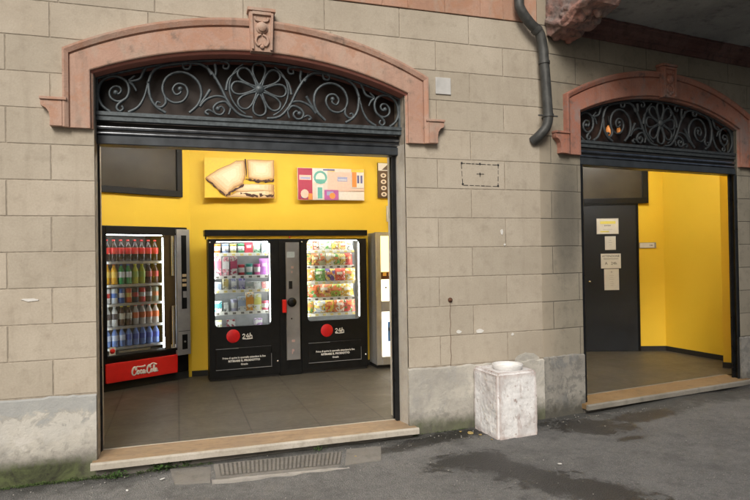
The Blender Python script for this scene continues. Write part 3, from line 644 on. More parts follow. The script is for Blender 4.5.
q.box(-.035, -.012, -.0015, .0005, .003, .009); q.box(.012, .04, -.0015, .0005, .003, .009); q.box(-.003, .003, -.0015, .0005, -.02, .02); q.box(-.008, .008, -.0015, .0005, -.002, .014)
q.build('mark', M_ink, dots)
q = MB(); q.lathe([(.022, 0), (.022, .006), (.012, .008), (.012, .024), (.001, .026)], (2.345, 5.028, 1.094), 12, 0, 'y'); tag(q.build('wall_bolt', M_rust, None), 'rusty round bolt head in the buff wall with a stain running below it', 'bolt')
rr = random.Random(11)
def chip(x, z, w, h, label):
    q = MB(); pts = []
    for i in range(11):
        a = 2*PI*i/11; r = rr.uniform(.6, 1); pts.append((w/2*r*math.cos(a), h/2*r*math.sin(a)))
    q.prism(pts, -.0025, .003); o = q.build('plaster_chip', M_wht_chip); o.location = (x, 5.0275, z)
    tag(o, label, 'plaster chip')
chip(2.885, 1.708, .035, .06, 'small upright white plaster chip high between the two openings')
chip(2.915, 1.59, .025, .025, 'tiny round white plaster chip just under another chip between the openings')
chip(2.64, .80, .10, .05, 'larger ragged white plaster chip low on the wall above the bin')
chip(2.43, .80, .06, .04, 'small faint white plaster chip low on the wall left of a larger chip')
chip(-1.03, 1.22, .13, .025, 'thin slanting white scrape on the wall left of the large opening')
chip(2.98, .75, .04, .03, 'small white plaster chip low on the wall to the right of the others')
# rusty stain strip below bolt: long thin crack line
q = MB(); pts = [(2.345+.004*math.sin(i*1.7), 5.0285, 1.07-i*.04) for i in range(17)]
q.tube(pts, .0022, 4); tag(q.build('wall_crack', M_rust), 'thin dark rusty crack running down the wall below the bolt', 'crack')
# ------------------------------------------------------------------ doors, windows, notices inside
def zwin(F_loc, rz, x0, x1, z0, z1, fw, name='window'):
    q = MB(); q.box(x0, x1, -.05, -.0, z0, z0+fw); q.box(x0, x1, -.05, -.0, z1-fw, z1); q.box(x0, x0+fw, -.05, 0, z0+fw, z1-fw); q.box(x1-fw, x1, -.05, 0, z0+fw, z1-fw)
    w = q.build(name, M_black, bld, .004); w.location = F_loc; w.rotation_euler = (0, 0, rz)
    g_ = MB(); g_.box(x0+fw, x1-fw, -.025, -.018, z0+fw, z1-fw); g_.build('pane', M_dglass, w)
    return w
fl_, fr_ = frame(*CW); fl_ = (*CP(0, .068), 0)
zwin(fl_, fr_, -.25, 1.03, 2.285, 3.0, .075)
dloc = (*DP(0, -.002), 0); drz = math.atan2(dd[1], dd[0])
zwin(dloc, drz, -.30, .955, 2.235, 2.95, .085)
dq = MB(); dq.box(-.09, .772, -.035, 0, .0, 2.20); door = dq.build('door', M_slate, bld, .003); door.location = (dloc[0], dloc[1], .014); door.rotation_euler = (0, 0, drz)
q = MB(); q.lathe([(.02, 0), (.02, .01), (.006, .012), (.006, .02), (.001, .021)], (.065, -.035, 1.05), 12, 0, 'y'); q.build('lock', M_chrome, door)
q = MB(); q.box(.774, .80, -.045, -.001, .0, 2.22); q.box(-.09, .80, -.045, -.001, 2.2005, 2.22); q.build('door_frame', M_black, door)
def notice(s0_, s1_, z0, z1, label, lines, frame_=False, y=-.039):
    cx_, cz_ = (s0_+s1_)/2, (z0+z1)/2; p = DP(cx_, y-.002)
    e = empty('notice', label, 'notice', (p[0], p[1], cz_), drz); w, h = (s1_-s0_)/2, (z1-z0)/2
    q = MB(); q.box(-w, w, -.003, .001, -h, h); q.build('sheet', M_paper, e)
    if frame_:
        q = MB()
        for a in ((-w-.006, w+.006, -.006, .001, h, h+.008), (-w-.006, w+.006, -.006, .001, -h-.008, -h), (-w-.008, -w, -.006, .001, -h, h), (w, w+.008, -.006, .001, -h, h)): q.box(*a)
        q.build('border', M_silver, e)
    for (txt, sz, x, z, al) in lines: text(txt, 'lettering', sz, x, -.0035, z, M_ink, e, .0006, align=al)
    return e
n1 = notice(.185, .50, 1.785, 2.01, 'landscape white notice with a yellow band, topmost on the slate door', [('avviso', .04, 0, .00, 'CENTER'), ('......................', .03, 0, -.05, 'CENTER')], True)
q = MB(); q.box(-.11, .12, -.0042, -.0032, .035, .075); q.box(-.11, .02, -.0042, -.0032, -.09, -.07); q.build('highlight', P((.75, .68, .15), .7), n1)
notice(.30, .46, 1.54, 1.745, 'small portrait notice, second from the top on the slate door', [('....\n......\n.....', .035, 0, .04, 'CENTER')])
notice(.235, .53, 1.262, 1.483, 'wide notice with bold black headline in the middle of the slate door', [('ATTENZIONE', .042, 0, .06, 'CENTER'), ('VIDEOSORVEGLIANZA', .022, 0, .025, 'CENTER'), ('A   24h', .06, 0, -.055, 'CENTER')])
notice(.28, .497, .935, 1.252, 'tall portrait notice with small print, lowest on the slate door', [('o', .04, 0, .105, 'CENTER'), ('...........\n.......\n..........\n.......\n.........\n......', .03, 0, .06, 'CENTER')])
p = DP(.945, -.002); e = empty('door_sign', 'small landscape white sign on the yellow wall right of the slate door', 'sign', (p[0], p[1], 1.60), drz)
q = MB(); q.box(-.125, .125, -.012, 0, -.042, .042); q.build('plate', M_silver, e, .002); q = MB(); q.box(-.115, .095, -.0145, -.0125, -.034, .034); q.build('face', M_white, e)
text('24h', 'lettering', .035, .05, -.0148, -.012, M_ink, e, .0005)
# street lamp reflection in the right fanlight, imitated by added glowing blobs
p = WB(1.0, .09); e = empty('fanlight_reflection', 'small warm glow standing in for a street lamp reflection in the right hand arch', 'imitated reflection', (p[0], p[1], 2.765), TH)
M_reflect = emis('reflection_amber', (.8, .30, .08), .12)
q = MB(); q.lathe([(.004, -.05), (.028, -.035), (.036, 0), (.028, .035), (.012, .06)], (0, 0, 0), 12); q.build('glow_blob', M_reflect, e)
q = MB(); q.lathe([(.006, -.03), (.018, -.02), (.02, .0), (.015, .03)], (.135, 0, .015), 10); q.build('glow_blob', M_reflect, e)
q = MB(); q.tube([(0, 0, .05), (0, .01, .16)], .008, 6); q.box(-.02, .155, -.005, .02, .062, .072); q.build('glow_mount', M_blackm, e)
# ------------------------------------------------------------------ posters
YW = 8.03
def poster(name, x0, x1, z0, z1, label, cat):
    e = empty(name, label, cat, ((x0+x1)/2, 8.018, (z0+z1)/2)); w, h = (x1-x0)/2, (z1-z0)/2
    return e, w, h
k8 = 8.01/7.95
def sx8(s_): return (.15+s_)*k8
def sz8(z): return 1.5+(z-1.5)*k8
m, nt, b = newmat('bread_print'); v = coords(nt); n1 = noi(nt, v, 5, 5, .6); n2 = noi(nt, v, 40, 4)
lk(nt, mix(nt, ramp(nt, n2, .45, .7, 0, .3), mix(nt, ramp(nt, n1, .35, .65), (.62, .40, .20), (.82, .62, .40)), (.45, .25, .10)), b.inputs['Base Color']); b.inputs['Roughness'].default_value = .6; M_bread = m
M_crust = plain('filling_print_dark', (.07, .03, .02), .7, var=.6, nscale=60)
e, w, h = poster('poster', sx8(.19), sx8(1.08), sz8(2.275), sz8(2.785), 'poster of filled flatbread pockets on yellow, leftmost on the back wall', 'poster')
q = MB(); q.box(-w, w, -.012, .011, -h, h); q.build('board', P((.80, .52, .03), .5), e)
def printed(name, polys, y, mats, parent):
    q = MB()
    for i, (pl, mi) in enumerate(polys): q.prism([(a*w, c*h) for a, c in pl], y-.0006*i-.0012, y-.0006*i, mi)
    return q.build(name, mats, parent)
M_bread2 = plain('bread_print_shadow', (.50, .30, .14), .6, var=.3, nscale=14)
def jag(pts, amp, n_=7, seed=1):
    rj = random.Random(seed); out = []
    for i in range(len(pts)-1):
        (x0_, z0_), (x1_, z1_) = pts[i], pts[i+1]
        for k_ in range(n_): t = k_/n_; out.append((x0_+(x1_-x0_)*t+rj.uniform(-amp, amp)*.6, z0_+(z1_-z0_)*t+rj.uniform(-amp, amp)))
    out.append(pts[-1]); return [(max(-.99, min(.99, a)), max(-.99, min(.99, c_))) for a, c_ in out]
def crumbs(p0, p1, th, seed, up=1):
    top = jag([p0, p1], th*.5, 9, seed); bot = jag([(p1[0], p1[1]-th), (p0[0], p0[1]-th)], th*.6, 9, seed+5); return top+bot
tones = [(.40, .20, .07), (.58, .36, .16), (.70, .48, .25), (.78, .58, .35), (.84, .66, .44), (.88, .73, .53)]
mats_b = [P(t_, .6) for t_ in tones]+[M_crust]
def plump(poly, seed):
    out = []; poly = jag(poly+[poly[0]], .018, 5, seed)
    cx_ = sum(a for a, _ in poly)/len(poly); cz_ = sum(c_ for _, c_ in poly)/len(poly)+.12
    for i, f_ in enumerate((1.0, .94, .86, .74, .58, .36)):
        out.append(([(max(-.99, min(.99, cx_+(a-cx_)*f_)), max(-.99, min(.99, cz_+(c_-cz_)*f_))) for a, c_ in poly], i))
    return out
polys = plump([(-.42,-.97),(.0,-.60),(.35,-.42),(.97,-.36),(.98,-.98)], 31)
polys += [(crumbs((.0,-.72),(.5,-.86), .10, 12), 6), (crumbs((.55,-.78),(.97,-.80), .12, 13), 6)]
polys += plump([(-.30,-.62),(.05,-.30),(.30,-.28),(.97,-.28),(.97,-.62),(.3,-.66),(.0,-.7)], 33)
polys += plump([(-.97,-.02),(-.62,.42),(-.10,.88),(.12,.93),(.15,.15),(.08,-.25),(-.18,-.52),(-.42,-.90)], 35)
polys += plump([(.19,.95),(.97,.96),(.97,.0),(.62,-.12),(.22,.02)], 37)
polys += [(crumbs((-.97,.0),(-.44,-.84), .07, 4), 6), (crumbs((-.42,-.86),(.10,-.28), .10, 6), 6), ([(.12,.97),(.165,.97),(.19,.3),(.17,.0)], 6), (crumbs((.16,.02),(.55,-.10), .11, 7), 6), (crumbs((.55,-.10),(.97,-.04), .11, 11), 6)]
printed('print', polys, -.0125, mats_b, e)
e, w, h = poster('poster', sx8(1.378), sx8(2.297), sz8(2.262), sz8(2.69), 'poster of assorted pharmacy style boxes and packets, middle one on the back wall', 'poster')
q = MB(); q.box(-w, w, -.012, .02, -h, h); q.build('board', P((.78, .66, .58), .5), e)
cols = [P((.42, .03, .08), .5), P((.80, .76, .72), .5), P((.12, .42, .36), .5), P((.80, .28, .05), .5), P((.45, .10, .35), .5), P((.35, .38, .60), .5), P((.78, .55, .45), .5), P((.85, .60, .06), .5), P((.12, .12, .3), .5)]
R = lambda a, b_, c_, d: [(a, b_), (c_, b_), (c_, d), (a, d)]
polys = [(R(-.99,-.98,-.57,.98), 0), (R(-.95,.25,-.60,.55), 6), (R(-.92,.3,-.63,.42), 5), (R(-.9,-.9,-.72,-.5), 8), (R(-.56,.1,-.12,.98), 1), ([(-.33+.2*math.cos(t), .42+.42*math.sin(t)) for t in [PI*2*i/16 for i in range(16)]], 2), ([(-.33+.14*math.cos(t), .38+.33*math.sin(t)) for t in [PI*2*i/16 for i in range(16)]], 1), (R(-.46,.05,-.20,.30), 2), (R(-.25,.86,.10,.95), 8),
 (R(-.12,-.45,.58,.78), 6), (R(.18,.20,.48,.48), 5), (R(.20,.26,.46,.32), 1), (R(-.45,-.98,-.25,-.05), 1), (R(-.42,-.9,-.28,-.2), 2), (R(-.22,-.98,.20,-.35), 4), (R(-.15,-.7,.05,-.45), 5), ([(.02+.09*math.cos(t), -.72+.2*math.sin(t)) for t in [PI*2*i/12 for i in range(12)]], 3), ([(-.80+.12*math.cos(t), -.62+.28*math.sin(t)) for t in [PI*2*i/12 for i in range(12)]], 6),
 (R(.60,-.20,.98,.92), 1), (R(.62,-.15,.76,.85), 3), (R(.78,.1,.84,.6), 8), (R(.88,.1,.94,.6), 8), (R(.22,-.98,.98,-.45), 1), (R(.3,-.4,.98,-.25), 6), (R(-.7,-.98,-.58,-.6), 3)]
polys = [([(a, c*1.0) for a, c in pl], mi) for pl, mi in polys]
polys.append((R(.60, .80, .98, .98), 7)); polys.append((R(-.12, .80, .10, .84), 7))
printed('print', polys, -.0125, cols, e)
e, w, h = poster('poster', sx8(2.50), sx8(3.05), sz8(2.305), sz8(2.79), 'brown poster with white coffee cups, rightmost on the back wall', 'poster')
q = MB(); q.box(-w, w, -.012, .02, -h, h); q.build('board', P((.10, .055, .03), .5), e)
cc = [P((.82, .80, .78), .5), P((.80, .72, .62), .5), P((.14, .10, .09), .5)]
polys = [(R(-.99,.55,.99,.98), 0), ([(-.8,.6),(-.5,.9),(-.3,.6)], 2)]
for r_ in range(4):
    for c_ in range(4):
        cx_, cz_ = -.72+c_*.45, .28-r_*.36
        polys.append(([(cx_+.15*math.cos(2*PI*i/12), cz_+.13*math.sin(2*PI*i/12)) for i in range(12)], 1)); polys.append(([(cx_+.07*math.cos(2*PI*i/10), cz_+.06*math.sin(2*PI*i/10)) for i in range(10)], 2))
printed('print', polys, -.0125, cc, e)
q = MB(); q.box(2.79, 3.0, 7.99, 8.028, 1.98, 2.20); tag(q.build('notice', M_paper), 'small white sheet under the brown coffee poster at the right jamb', 'notice')
# ------------------------------------------------------------------ products
def product_bottle(name, x, y, z, h, r, body, cap, lab, label, cat, group, loc_rz, short=False, clear=False):
    p = loc_rz(x, y); e = empty(name, label, cat, (p[0], p[1], z), 0, group)
    key = ('b', h, r, body.name, short)
    q = MB()
    if short: prof = [(r*.85, 0), (r, .006), (r, h*.92), (r*.8, h), (r*.78, h)]
    else: prof = [(r*.8, 0), (r, .008), (r*.94, h*.30), (r, h*.36), (r, h*.60), (r*.85, h*.72), (r*.45, h*.86), (r*.38, h*.93), (r*.38, h*.94)]
    q.lathe(prof, (0, 0, 0), 12); q.build('can_body' if short else 'bottle_body', body, e)
    if not short:
        q = MB(); q.lathe([(r*.46, h*.94), (r*.46, h), (r*.4, h*1.005)], (0, 0, 0), 10); q.build('cap', cap, e)
        q = MB(); q.lathe([(r*1.02, h*.34), (r*1.03, h*.35), (r*1.03, h*.62), (r*1.02, h*.63)], (0, 0, 0), 12); q.build('sleeve', lab, e)
    else:
        q = MB(); q.lathe([(r*.80, h*1.001), (r*.84, h*1.01), (r*.7, h*1.012)], (0, 0, 0), 12); q.build('lid', cap, e)
        if lab: q = MB(); q.lathe([(r*1.01, h*.38), (r*1.015, h*.40), (r*1.015, h*.66), (r*1.01, h*.68)], (0, 0, 0), 12); q.build('sleeve', lab, e)
    return e
# ------------------------------------------------------------------ cola machine
FC = ((-.81, 7.52, 0), math.atan2(.53, .95)); KC = cl/1.134
cola = empty('drinks_machine', 'tall black drinks vending machine with a red Coca-Cola panel at the left', 'vending machine', FC[0], FC[1])
def c(s_): return s_*KC
W = cl
q = MB(); y0, y1 = .0, .80
q.box(-.02, c(.045), y0, y1, .09, 1.90); q.box(c(.95), W, .03, y1, .09, 1.90); q.box(c(.045), c(.95), y0, y1, 1.805, 1.90); q.box(c(.045), c(.95), .03, y1, .09, .395); q.box(c(.045), c(.95), .55, y1, .395, 1.805)
q.box(c(.80), c(.95), .10, .55, .395, 1.805); q.build('cabinet', M_black, cola, .006)
q = MB(); q.box(c(.0), W, .03, .7, 0, .088); q.build('base', M_blackm, cola)
q = MB(); q.box(c(.046), c(.80), .50, .549, .396, 1.804); q.box(c(.046), c(.06), .04, .50, .396, 1.804); q.box(c(.06), c(.80), .04, .50, .396, .41); q.build('interior_liner', M_linerd, cola)
q = MB(); q.box(c(.065), c(.78), .03, .07, 1.792, 1.802); q.box(c(.048), c(.051), .02, .045, .42, 1.77); q.box(c(.785), c(.789), .02, .045, .42, 1.77); q.build('light_strip', M_mtube2, cola)
q = MB(); q.box(c(.046), c(.94), .004, .010, .396, 1.804); q.build('window_pane', M_glass, cola)
q = MB()
for a in ((c(.04), c(.95), -.012, .003, 1.80, 1.825), (c(.04), c(.95), -.012, .003, .375, .40), (c(.032), c(.05), -.012, .003, .40, 1.80)): q.box(*a)
q.build('window_frame', M_black, cola)
q = MB(); q.box(c(.024), c(.948), -.022, .028, .10, .318); pan = q.build('red_panel', M_red, cola, .004)
q = MB(); q.box(c(.952), W+.004, -.022, .028, .305, 1.875); sp_ = q.build('control_panel', M_silver, cola, .006)
q = MB(); q.box(c(1.015), c(1.088), -.026, -.021, .88, 1.80); q.box(c(1.015), c(1.09), -.026, -.021, .375, .56); q.build('display', M_black, sp_, .002)
q = MB()
for z in (1.28, 1.22, 1.16): q.box(c(1.022), c(1.08), -.032, -.0265, z, z+.035)
q.build('button', P((.55, .42, .25), .4), sp_)
q = MB(); q.box(c(1.03), c(1.08), -.034, -.0265, 1.02, 1.10); q.lathe([(.012, 0), (.012, .008), (.002, .009)], (c(1.05), -.0265, .47), 10, 0, 'y'); q.build('coin_slot', M_silver, sp_)
q = MB(); q.box(c(.965), W-.004, -.0235, -.0215, .60, .606); q.build('seam', M_blackm, sp_)
for z0, z1 in ((1.30, 1.79), (.42, .93)):
    q = MB(); q.tube([(c(.885), -.03, z0), (c(.885), -.03, z1)], .019, 10, flat=.7); q.build('handle', M_chrome, cola)
q = MB(); q.box(c(.79), c(.94), .001, .0035, .396, 1.804); q.build('mullion', plain('brown_smoked', (.05, .035, .022), .2), cola)
# script lettering on the red panel
CS = [ # (points, radii scale) in a 0..3.4 by 0..1.2 box
 [(.62,.90),(.50,1.02),(.30,.98),(.10,.70),(.06,.38),(.22,.16),(.46,.18),(.66,.36),(.72,.46)],
 [(.62,.90),(.66,.80),(.58,.72),(.52,.80),(.58,.94),(.80,1.04),(1.15,1.00),(1.6,.98),(1.9,1.06)],
 [(.96,.58),(.84,.58),(.74,.42),(.80,.24),(.96,.24),(1.04,.40),(.98,.56),(.90,.50)],
 [(1.42,.52),(1.30,.60),(1.18,.46),(1.20,.26),(1.34,.22),(1.46,.34)],
 [(1.78,.54),(1.62,.58),(1.54,.42),(1.58,.24),(1.72,.24),(1.80,.42),(1.82,.56),(1.80,.30),(1.88,.22),(1.96,.30)],
 [(1.96,.42),(2.10,.44)],
 [(2.62,.94),(2.46,1.04),(2.26,.90),(2.14,.60),(2.18,.30),(2.36,.14),(2.58,.24),(2.68,.40)],
 [(2.62,.94),(2.66,.82),(2.56,.78),(2.54,.92),(2.70,1.10),(3.0,1.18),(3.4,1.05),(3.5,.98)],
 [(2.86,.56),(2.74,.54),(2.68,.38),(2.76,.24),(2.90,.28),(2.94,.44),(2.88,.56)],
 [(3.02,.30),(3.12,.60),(3.16,.86),(3.10,.92),(3.06,.70),(3.08,.32),(3.16,.22),(3.24,.32)],
 [(3.50,.54),(3.36,.58),(3.27,.42),(3.31,.24),(3.44,.24),(3.52,.42),(3.54,.56),(3.52,.30),(3.60,.22),(3.68,.32)]]
q = MB(); x0, wd, zb, hh = c(.335), c(.33), .135, .125
for st in CS:
    sm = smooth_path([(x0+a/3.6*wd, -.0235, zb+b_/1.18*hh) for a, b_ in st], 4); n = len(sm)
    q.tube(sm, [(.0090)*(.75+.5*abs(math.sin(PI*i/n*1.5))) for i in range(n)], 6, flat=.3)
q.build('lettering', plain('logo_white', (.90, .90, .90), .5, var=.01), pan)
q = MB(); q.box(c(.075), c(.150), -.0015, .003, .412, .505); bd = q.build('badge', M_paper, cola)
q = MB(); q.lathe([(.030, 0), (.030, .002), (.001, .0025)], (c(.1125), -.0015, .458), 18, 0, 'y'); q.build('disc', M_red, bd)
q = MB(); q.box(c(.87), c(.935), -.0035, 0.0, .405, .45); q.build('sticker', M_paper, cola)
M_rail = plain('shelf_white', (.62, .64, .66), .4, .3)
SH = [1.487, 1.217, .995, .728, .488]
for z in SH:
    q = MB(); q.box(c(.062), c(.775), .05, .48, z-.012, z-.004); q.box(c(.062), c(.775), .040, .05, z-.030, z); q.build('shelf', M_rail, cola)
    q = MB()
    for i in range(8): q.box(c(.105+.0885*i)-.02, c(.105+.0885*i)+.02, .0375, .0395, z-.026, z-.006)
    q.build('price_label', P((.70, .66, .60), .5), cola)
q = MB(); q.box(c(.80), c(.812), .012, .03, .41, .55); q.box(c(.20), c(.60), .014, .03, .425, .45); q.build('latch', M_chrome, cola)
def LC(x, y):
    a = FC[1]; return (FC[0][0]+math.cos(a)*x-math.sin(a)*y, FC[0][1]+math.sin(a)*x+math.cos(a)*y)
sl = [c(.105+.0885*i) for i in range(8)]
cola_b = plain('cola_liquid', (.025, .010, .008), .15, coat=.5); cred = P((.62, .02, .02)); cwht = P((.78, .78, .78))
for i, x in enumerate(sl): product_bottle('bottle', x, .115, SH[0], .255, .041, cola_b, cred, cred, 'cola bottle with red cap and label on the top shelf of the drinks machine', 'bottle', 'cola bottles on the top shelf', LC)
row2 = [('orange soda bottle with orange cap', (.80, .42, .02), (.75, .20, .02), (.80, .55, .1), 0), ('orange soda bottle with orange cap', (.80, .42, .02), (.75, .20, .02), (.80, .55, .1), 0), ('green bottle with white label and blue cap', (.02, .30, .08), (.03, .08, .35), (.72, .76, .78), 0), ('green bottle with white label and blue cap', (.02, .30, .08), (.03, .08, .35), (.72, .76, .78), 0),
 ('lime yellow bottle with yellow cap', (.50, .52, .04), (.75, .65, .03), (.35, .5, .05), 0), ('lime yellow bottle with yellow cap', (.50, .52, .04), (.75, .65, .03), (.35, .5, .05), 0), ('dark bottle with red label', (.07, .03, .03), (.35, .35, .35), (.45, .04, .04), 0), ('dark bottle with red label', (.07, .03, .03), (.35, .35, .35), (.45, .04, .04), 0)]
for x, (lb, a, b_, d, s_) in zip(sl, row2): product_bottle('bottle', x, .115, SH[1], .235, .041, P(a, .2), P(b_), P(d), lb+' on the second shelf of the drinks machine', 'bottle', 'soda bottles on the second shelf', LC)
row3 = [((.70, .70, .70), (.55, .03, .03)), ((.62, .66, .72), (.05, .15, .5)), ((.03, .10, .35), (.6, .6, .65)), ((.60, .10, .03), (.7, .45, .1)), ((.05, .05, .06), (.5, .03, .04)), ((.62, .03, .03), (.7, .7, .7)), ((.10, .07, .05), (.5, .5, .5)), ((.25, .28, .22), (.6, .2, .1))]
nm = ['white can with red band', 'pale blue can', 'dark blue can with silver band', 'orange can', 'black can with red band', 'bright red can with white band', 'brown can with grey band', 'olive can with orange band']
for x, (a, b_), t in zip(sl, row3, nm): product_bottle('drink_can', x, .115, SH[2], .175, .039, P(a, .3), M_chrome, P(b_, .3), t+' on the middle shelf of the drinks machine', 'drink can', None, LC, True)
row4 = [('white bottle with dark label', (.72, .72, .70), (.75, .75, .75), (.10, .08, .08))]*2+[('dark tea bottle with yellow cap', (.10, .05, .03), (.75, .62, .05), (.55, .5, .40))]*2+[('clear bottle with orange red top and label', (.55, .50, .46), (.75, .12, .04), (.72, .16, .05))]*4
for x, (lb, a, b_, d) in zip(sl, row4): product_bottle('bottle', x, .115, SH[3], .235, .040, P(a, .25), P(b_), P(d), lb+' on the fourth shelf of the drinks machine', 'bottle', 'bottles on the fourth shelf', LC)
for i, x in enumerate(sl): product_bottle('water_bottle', x, .115, SH[4], .215, .041, P((.22, .34, .72), .15), P((.10, .18, .62)), P((.60, .68, .85)) if i < 3 else P((.08, .14, .55)), 'water bottle with blue tint and white label on the lowest shelf' if i < 3 else 'water bottle with blue tint and deep blue label on the lowest shelf', 'bottle', 'water bottles on the lowest shelf' if i < 3 else 'deep blue water bottles on the lowest shelf', LC)
# ------------------------------------------------------------------ snack machines
FS = ((.364, 7.69, 0), math.atan2(.11, 2.056))
def LS(x, y):
    a = FS[1]; return (FS[0][0]+math.cos(a)*x-math.sin(a)*y, FS[0][1]+math.sin(a)*x+math.cos(a)*y)
M_disc = plain('red_disc', (.52, .008, .012), .4)
def rrect(x0, x1, z0, z1, r, n=5):
    pts = []
    for cx_, cz_, a0 in ((x1-r, z1-r, 0), (x0+r, z1-r, PI/2), (x0+r, z0+r, PI), (x1-r, z0+r, 1.5*PI)):
        for i in range(n+1): a = a0+PI/2*i/n; pts.append((cx_+r*math.cos(a), cz_+r*math.sin(a)))
    return pts
def snack(xa, xb, wx0, wx1, wz0, wz1, shelves, label, discx, r_end):
    p = LS(xa, 0); e = empty('snack_machine', label, 'vending machine', (p[0], p[1], 0), FS[1])
    w = xb-xa; a, b_ = wx0-xa, wx1-xa
    q = MB(); D = .235
    # door with rounded window opening: ring between outer rectangle and rounded rectangle
    inner = rrect(a, b_, wz0, wz1, .045, 5)
    n = len(inner)
    vs = [(x, 0, z) for x, z in inner]+[(x, .035, z) for x, z in inner]+[(w-.003, 0, 1.742), (.003, 0, 1.742), (.003, 0, .03), (w-.003, 0, .03)]
    T0, T1, T2, T3 = 2*n, 2*n+1, 2*n+2, 2*n+3
    fs = [(i, (i+1) % n, n+(i+1) % n, n+i) for i in range(n)]
    fs += [(T3, T0, 2, 1, 0, 23, 22, 21, 20), (T0, T1, 8, 7, 6, 5, 4, 3, 2), (T1, T2, 14, 13, 12, 11, 10, 9, 8), (T2, T3, 20, 19, 18, 17, 16, 15, 14)]
    q.add(vs, fs)
    q.box(.003, w-.003, .0355, D, .0, wz0-.03); q.box(.003, w-.003, .0355, D, wz1+.01, 1.742); q.box(.003, a-.01, .0355, D, wz0-.03, wz1+.01); q.box(b_+.01, w-.003, .0355, D, wz0-.03, wz1+.01)
    for g1 in ((.0, .003), (w-.003, w)): q.box(g1[0], g1[1], 0.0, .0355, .03, 1.742)
    q.build('cabinet', M_black, e)
    q = MB(); q.box(.01, w-.01, .02, .035, 0.004, .028); q.build('base', M_blackm, e)
    q = MB(); q.box(a-.009, b_+.009, .222, .230, wz0-.02, wz1+.009); q.box(a-.009, a-.004, .036, .222, wz0-.02, wz1+.009); q.box(b_+.004, b_+.009, .036, .222, wz0-.02, wz1+.009); q.box(a-.004, b_+.004, .036, .222, wz0-.02, wz0-.012); q.box(a-.004, b_+.004, .036, .222, wz1+.001, wz1+.006); q.build('interior_liner', M_liner, e)
    q = MB(); q.box(b_-.004, b_+.003, .037, .055, wz0+.03, wz1-.03); q.box(a-.003, a+.003, .037, .055, wz0+.03, wz1-.03); q.box(a+.03, b_-.03, .038, .060, wz1-.005, wz1+.0005); q.build('light_strip', M_mtube, e)
    q = MB(); q.prism(rrect(a-.001, b_+.001, wz0-.001, wz1+.001, .045), .012, .016); q.build('window_pane', M_glass, e)
    M_lab = P((.75, .62, .22), .5)
    for k_, z in enumerate(shelves):
        q = MB(); q.box(a, r_end-xa, .074, .215, z-.008, z); q.prism([(.052, z-.036), (.060, z-.036), (.074, z+.004), (.062, z+.006)], a, r_end-xa, 0, 'yz'); sh = q.build('shelf', plain('rail_bright', (.85, .85, .82), .4), e)
        q = MB(); n_ = 7
        for i in range(n_):
            x = a+.035+(r_end-wx0-.05)*i/(n_-1); q.prism([(.0505, z-.029), (.053, z-.029), (.0605, z-.005), (.058, z-.005)], x-.020, x+.020, 0, 'yz')
        q.build('price_label', M_lab if k_ % 2 == 0 else P((.15, .14, .12), .5), sh)
        q = MB()
        for i in range(6):
            x = a+.08+(r_end-wx0-.05)*i/6; q.tube([(x, .055, z+.004), (x, .21, z+.004)], .003, 5)
        q.build('divider', M_chrome, sh)
        q = MB(); q.box(a+.01, r_end-xa-.01, .080, .094, z-.018, z-.0085); q.build('fill_strip', M_mtube3, sh)  # unseen strip added under each shelf to brighten the goods
    q = MB(); q.box(a+.01, b_-.02, .040, .055, wz1-.006, wz1+.0005); q.build('fill_strip', M_mtube, e)  # extra strip added at the window top for more light inside
    q = MB(); q.lathe([(.083, 0), (.083, .004), (.080, .006), (.001, .0065)], (discx-xa, 0, .540), 36, 0, 'y'); q.build('disc', M_disc, e)
    # hand drawn 24h
    q = MB(); bx, bz = discx-xa+.115, .50; S_ = .072
    for st in ([(0,.62),(.2,.8),(.4,.62),(.2,.3),(0,.06),(.5,.08)], [(.95,.85),(.62,.34),(1.15,.38)], [(1.0,.6),(.9,.0)], [(1.3,.95),(1.22,.05)], [(1.24,.35),(1.45,.55),(1.6,.4),(1.58,.08)], [(0,-.02),(.9,-.08),(1.7,.0)]):
        sm = smooth_path([(bx+u*S_, -.002, bz+v_*S_) for u, v_ in st], 3); q.tube(sm, .0058, 5, flat=.3)
    q.build('emblem', M_white, e)
    # delivery flap
    fx0, fx1 = wx0-xa+.0, wx1-xa-.0
    q = MB(); q.rbox(fx0, fx1, -.010, .0, .125, .395, .006); fp = q.build('delivery_flap', M_black, e)
    q = MB(); q.box(fx0, fx1, -.0125, -.0102, .13, .137); q.box(fx0, fx0+.4*(fx1-fx0), -.0125, -.0102, .386, .390); q.box(fx1-.006, fx1-.002, -.0125, -.0102, .14, .3); q.build('trim', plain('trim_grey', (.30, .31, .32), .4, .4), fp)
    cx_ = (fx0+fx1)/2
    text('Prima di aprire lo sportello attendere la fine', 'lettering', .033, cx_, -.0108, .262, M_white, fp, .0006, .0008, .9)
    text('RITIRARE IL PRODOTTO', 'lettering', .034, cx_, -.0108, .222, M_white, fp, .0006, .0014, 1.05)
    text('Grazie', 'lettering', .032, cx_, -.0108, .178, M_white, fp, .0006, .0008)
    q = MB(); q.lathe([(.013, 0), (.013, .006), (.002, .008)], (w-.03, 0, .19), 12, 0, 'y'); q.lathe([(.010, 0), (.010, .006), (.002, .008)], (.02, 0, 1.70), 12, 0, 'y'); q.build('lock', M_chrome, e)
    return e
SHL = [1.565, 1.285, 1.108, .835]
SHR = [1.590, 1.385, 1.178, .965, .760]
snack(0, .868, .072, .760, .658, 1.712, SHL, 'left black snack machine filled with white, pink and purple cartons', .285, .735)
snack(1.152, 2.056, 1.238, 1.962, .672, 1.722, SHR, 'right black snack machine filled with orange and yellow snack bags', 1.49, 1.90)
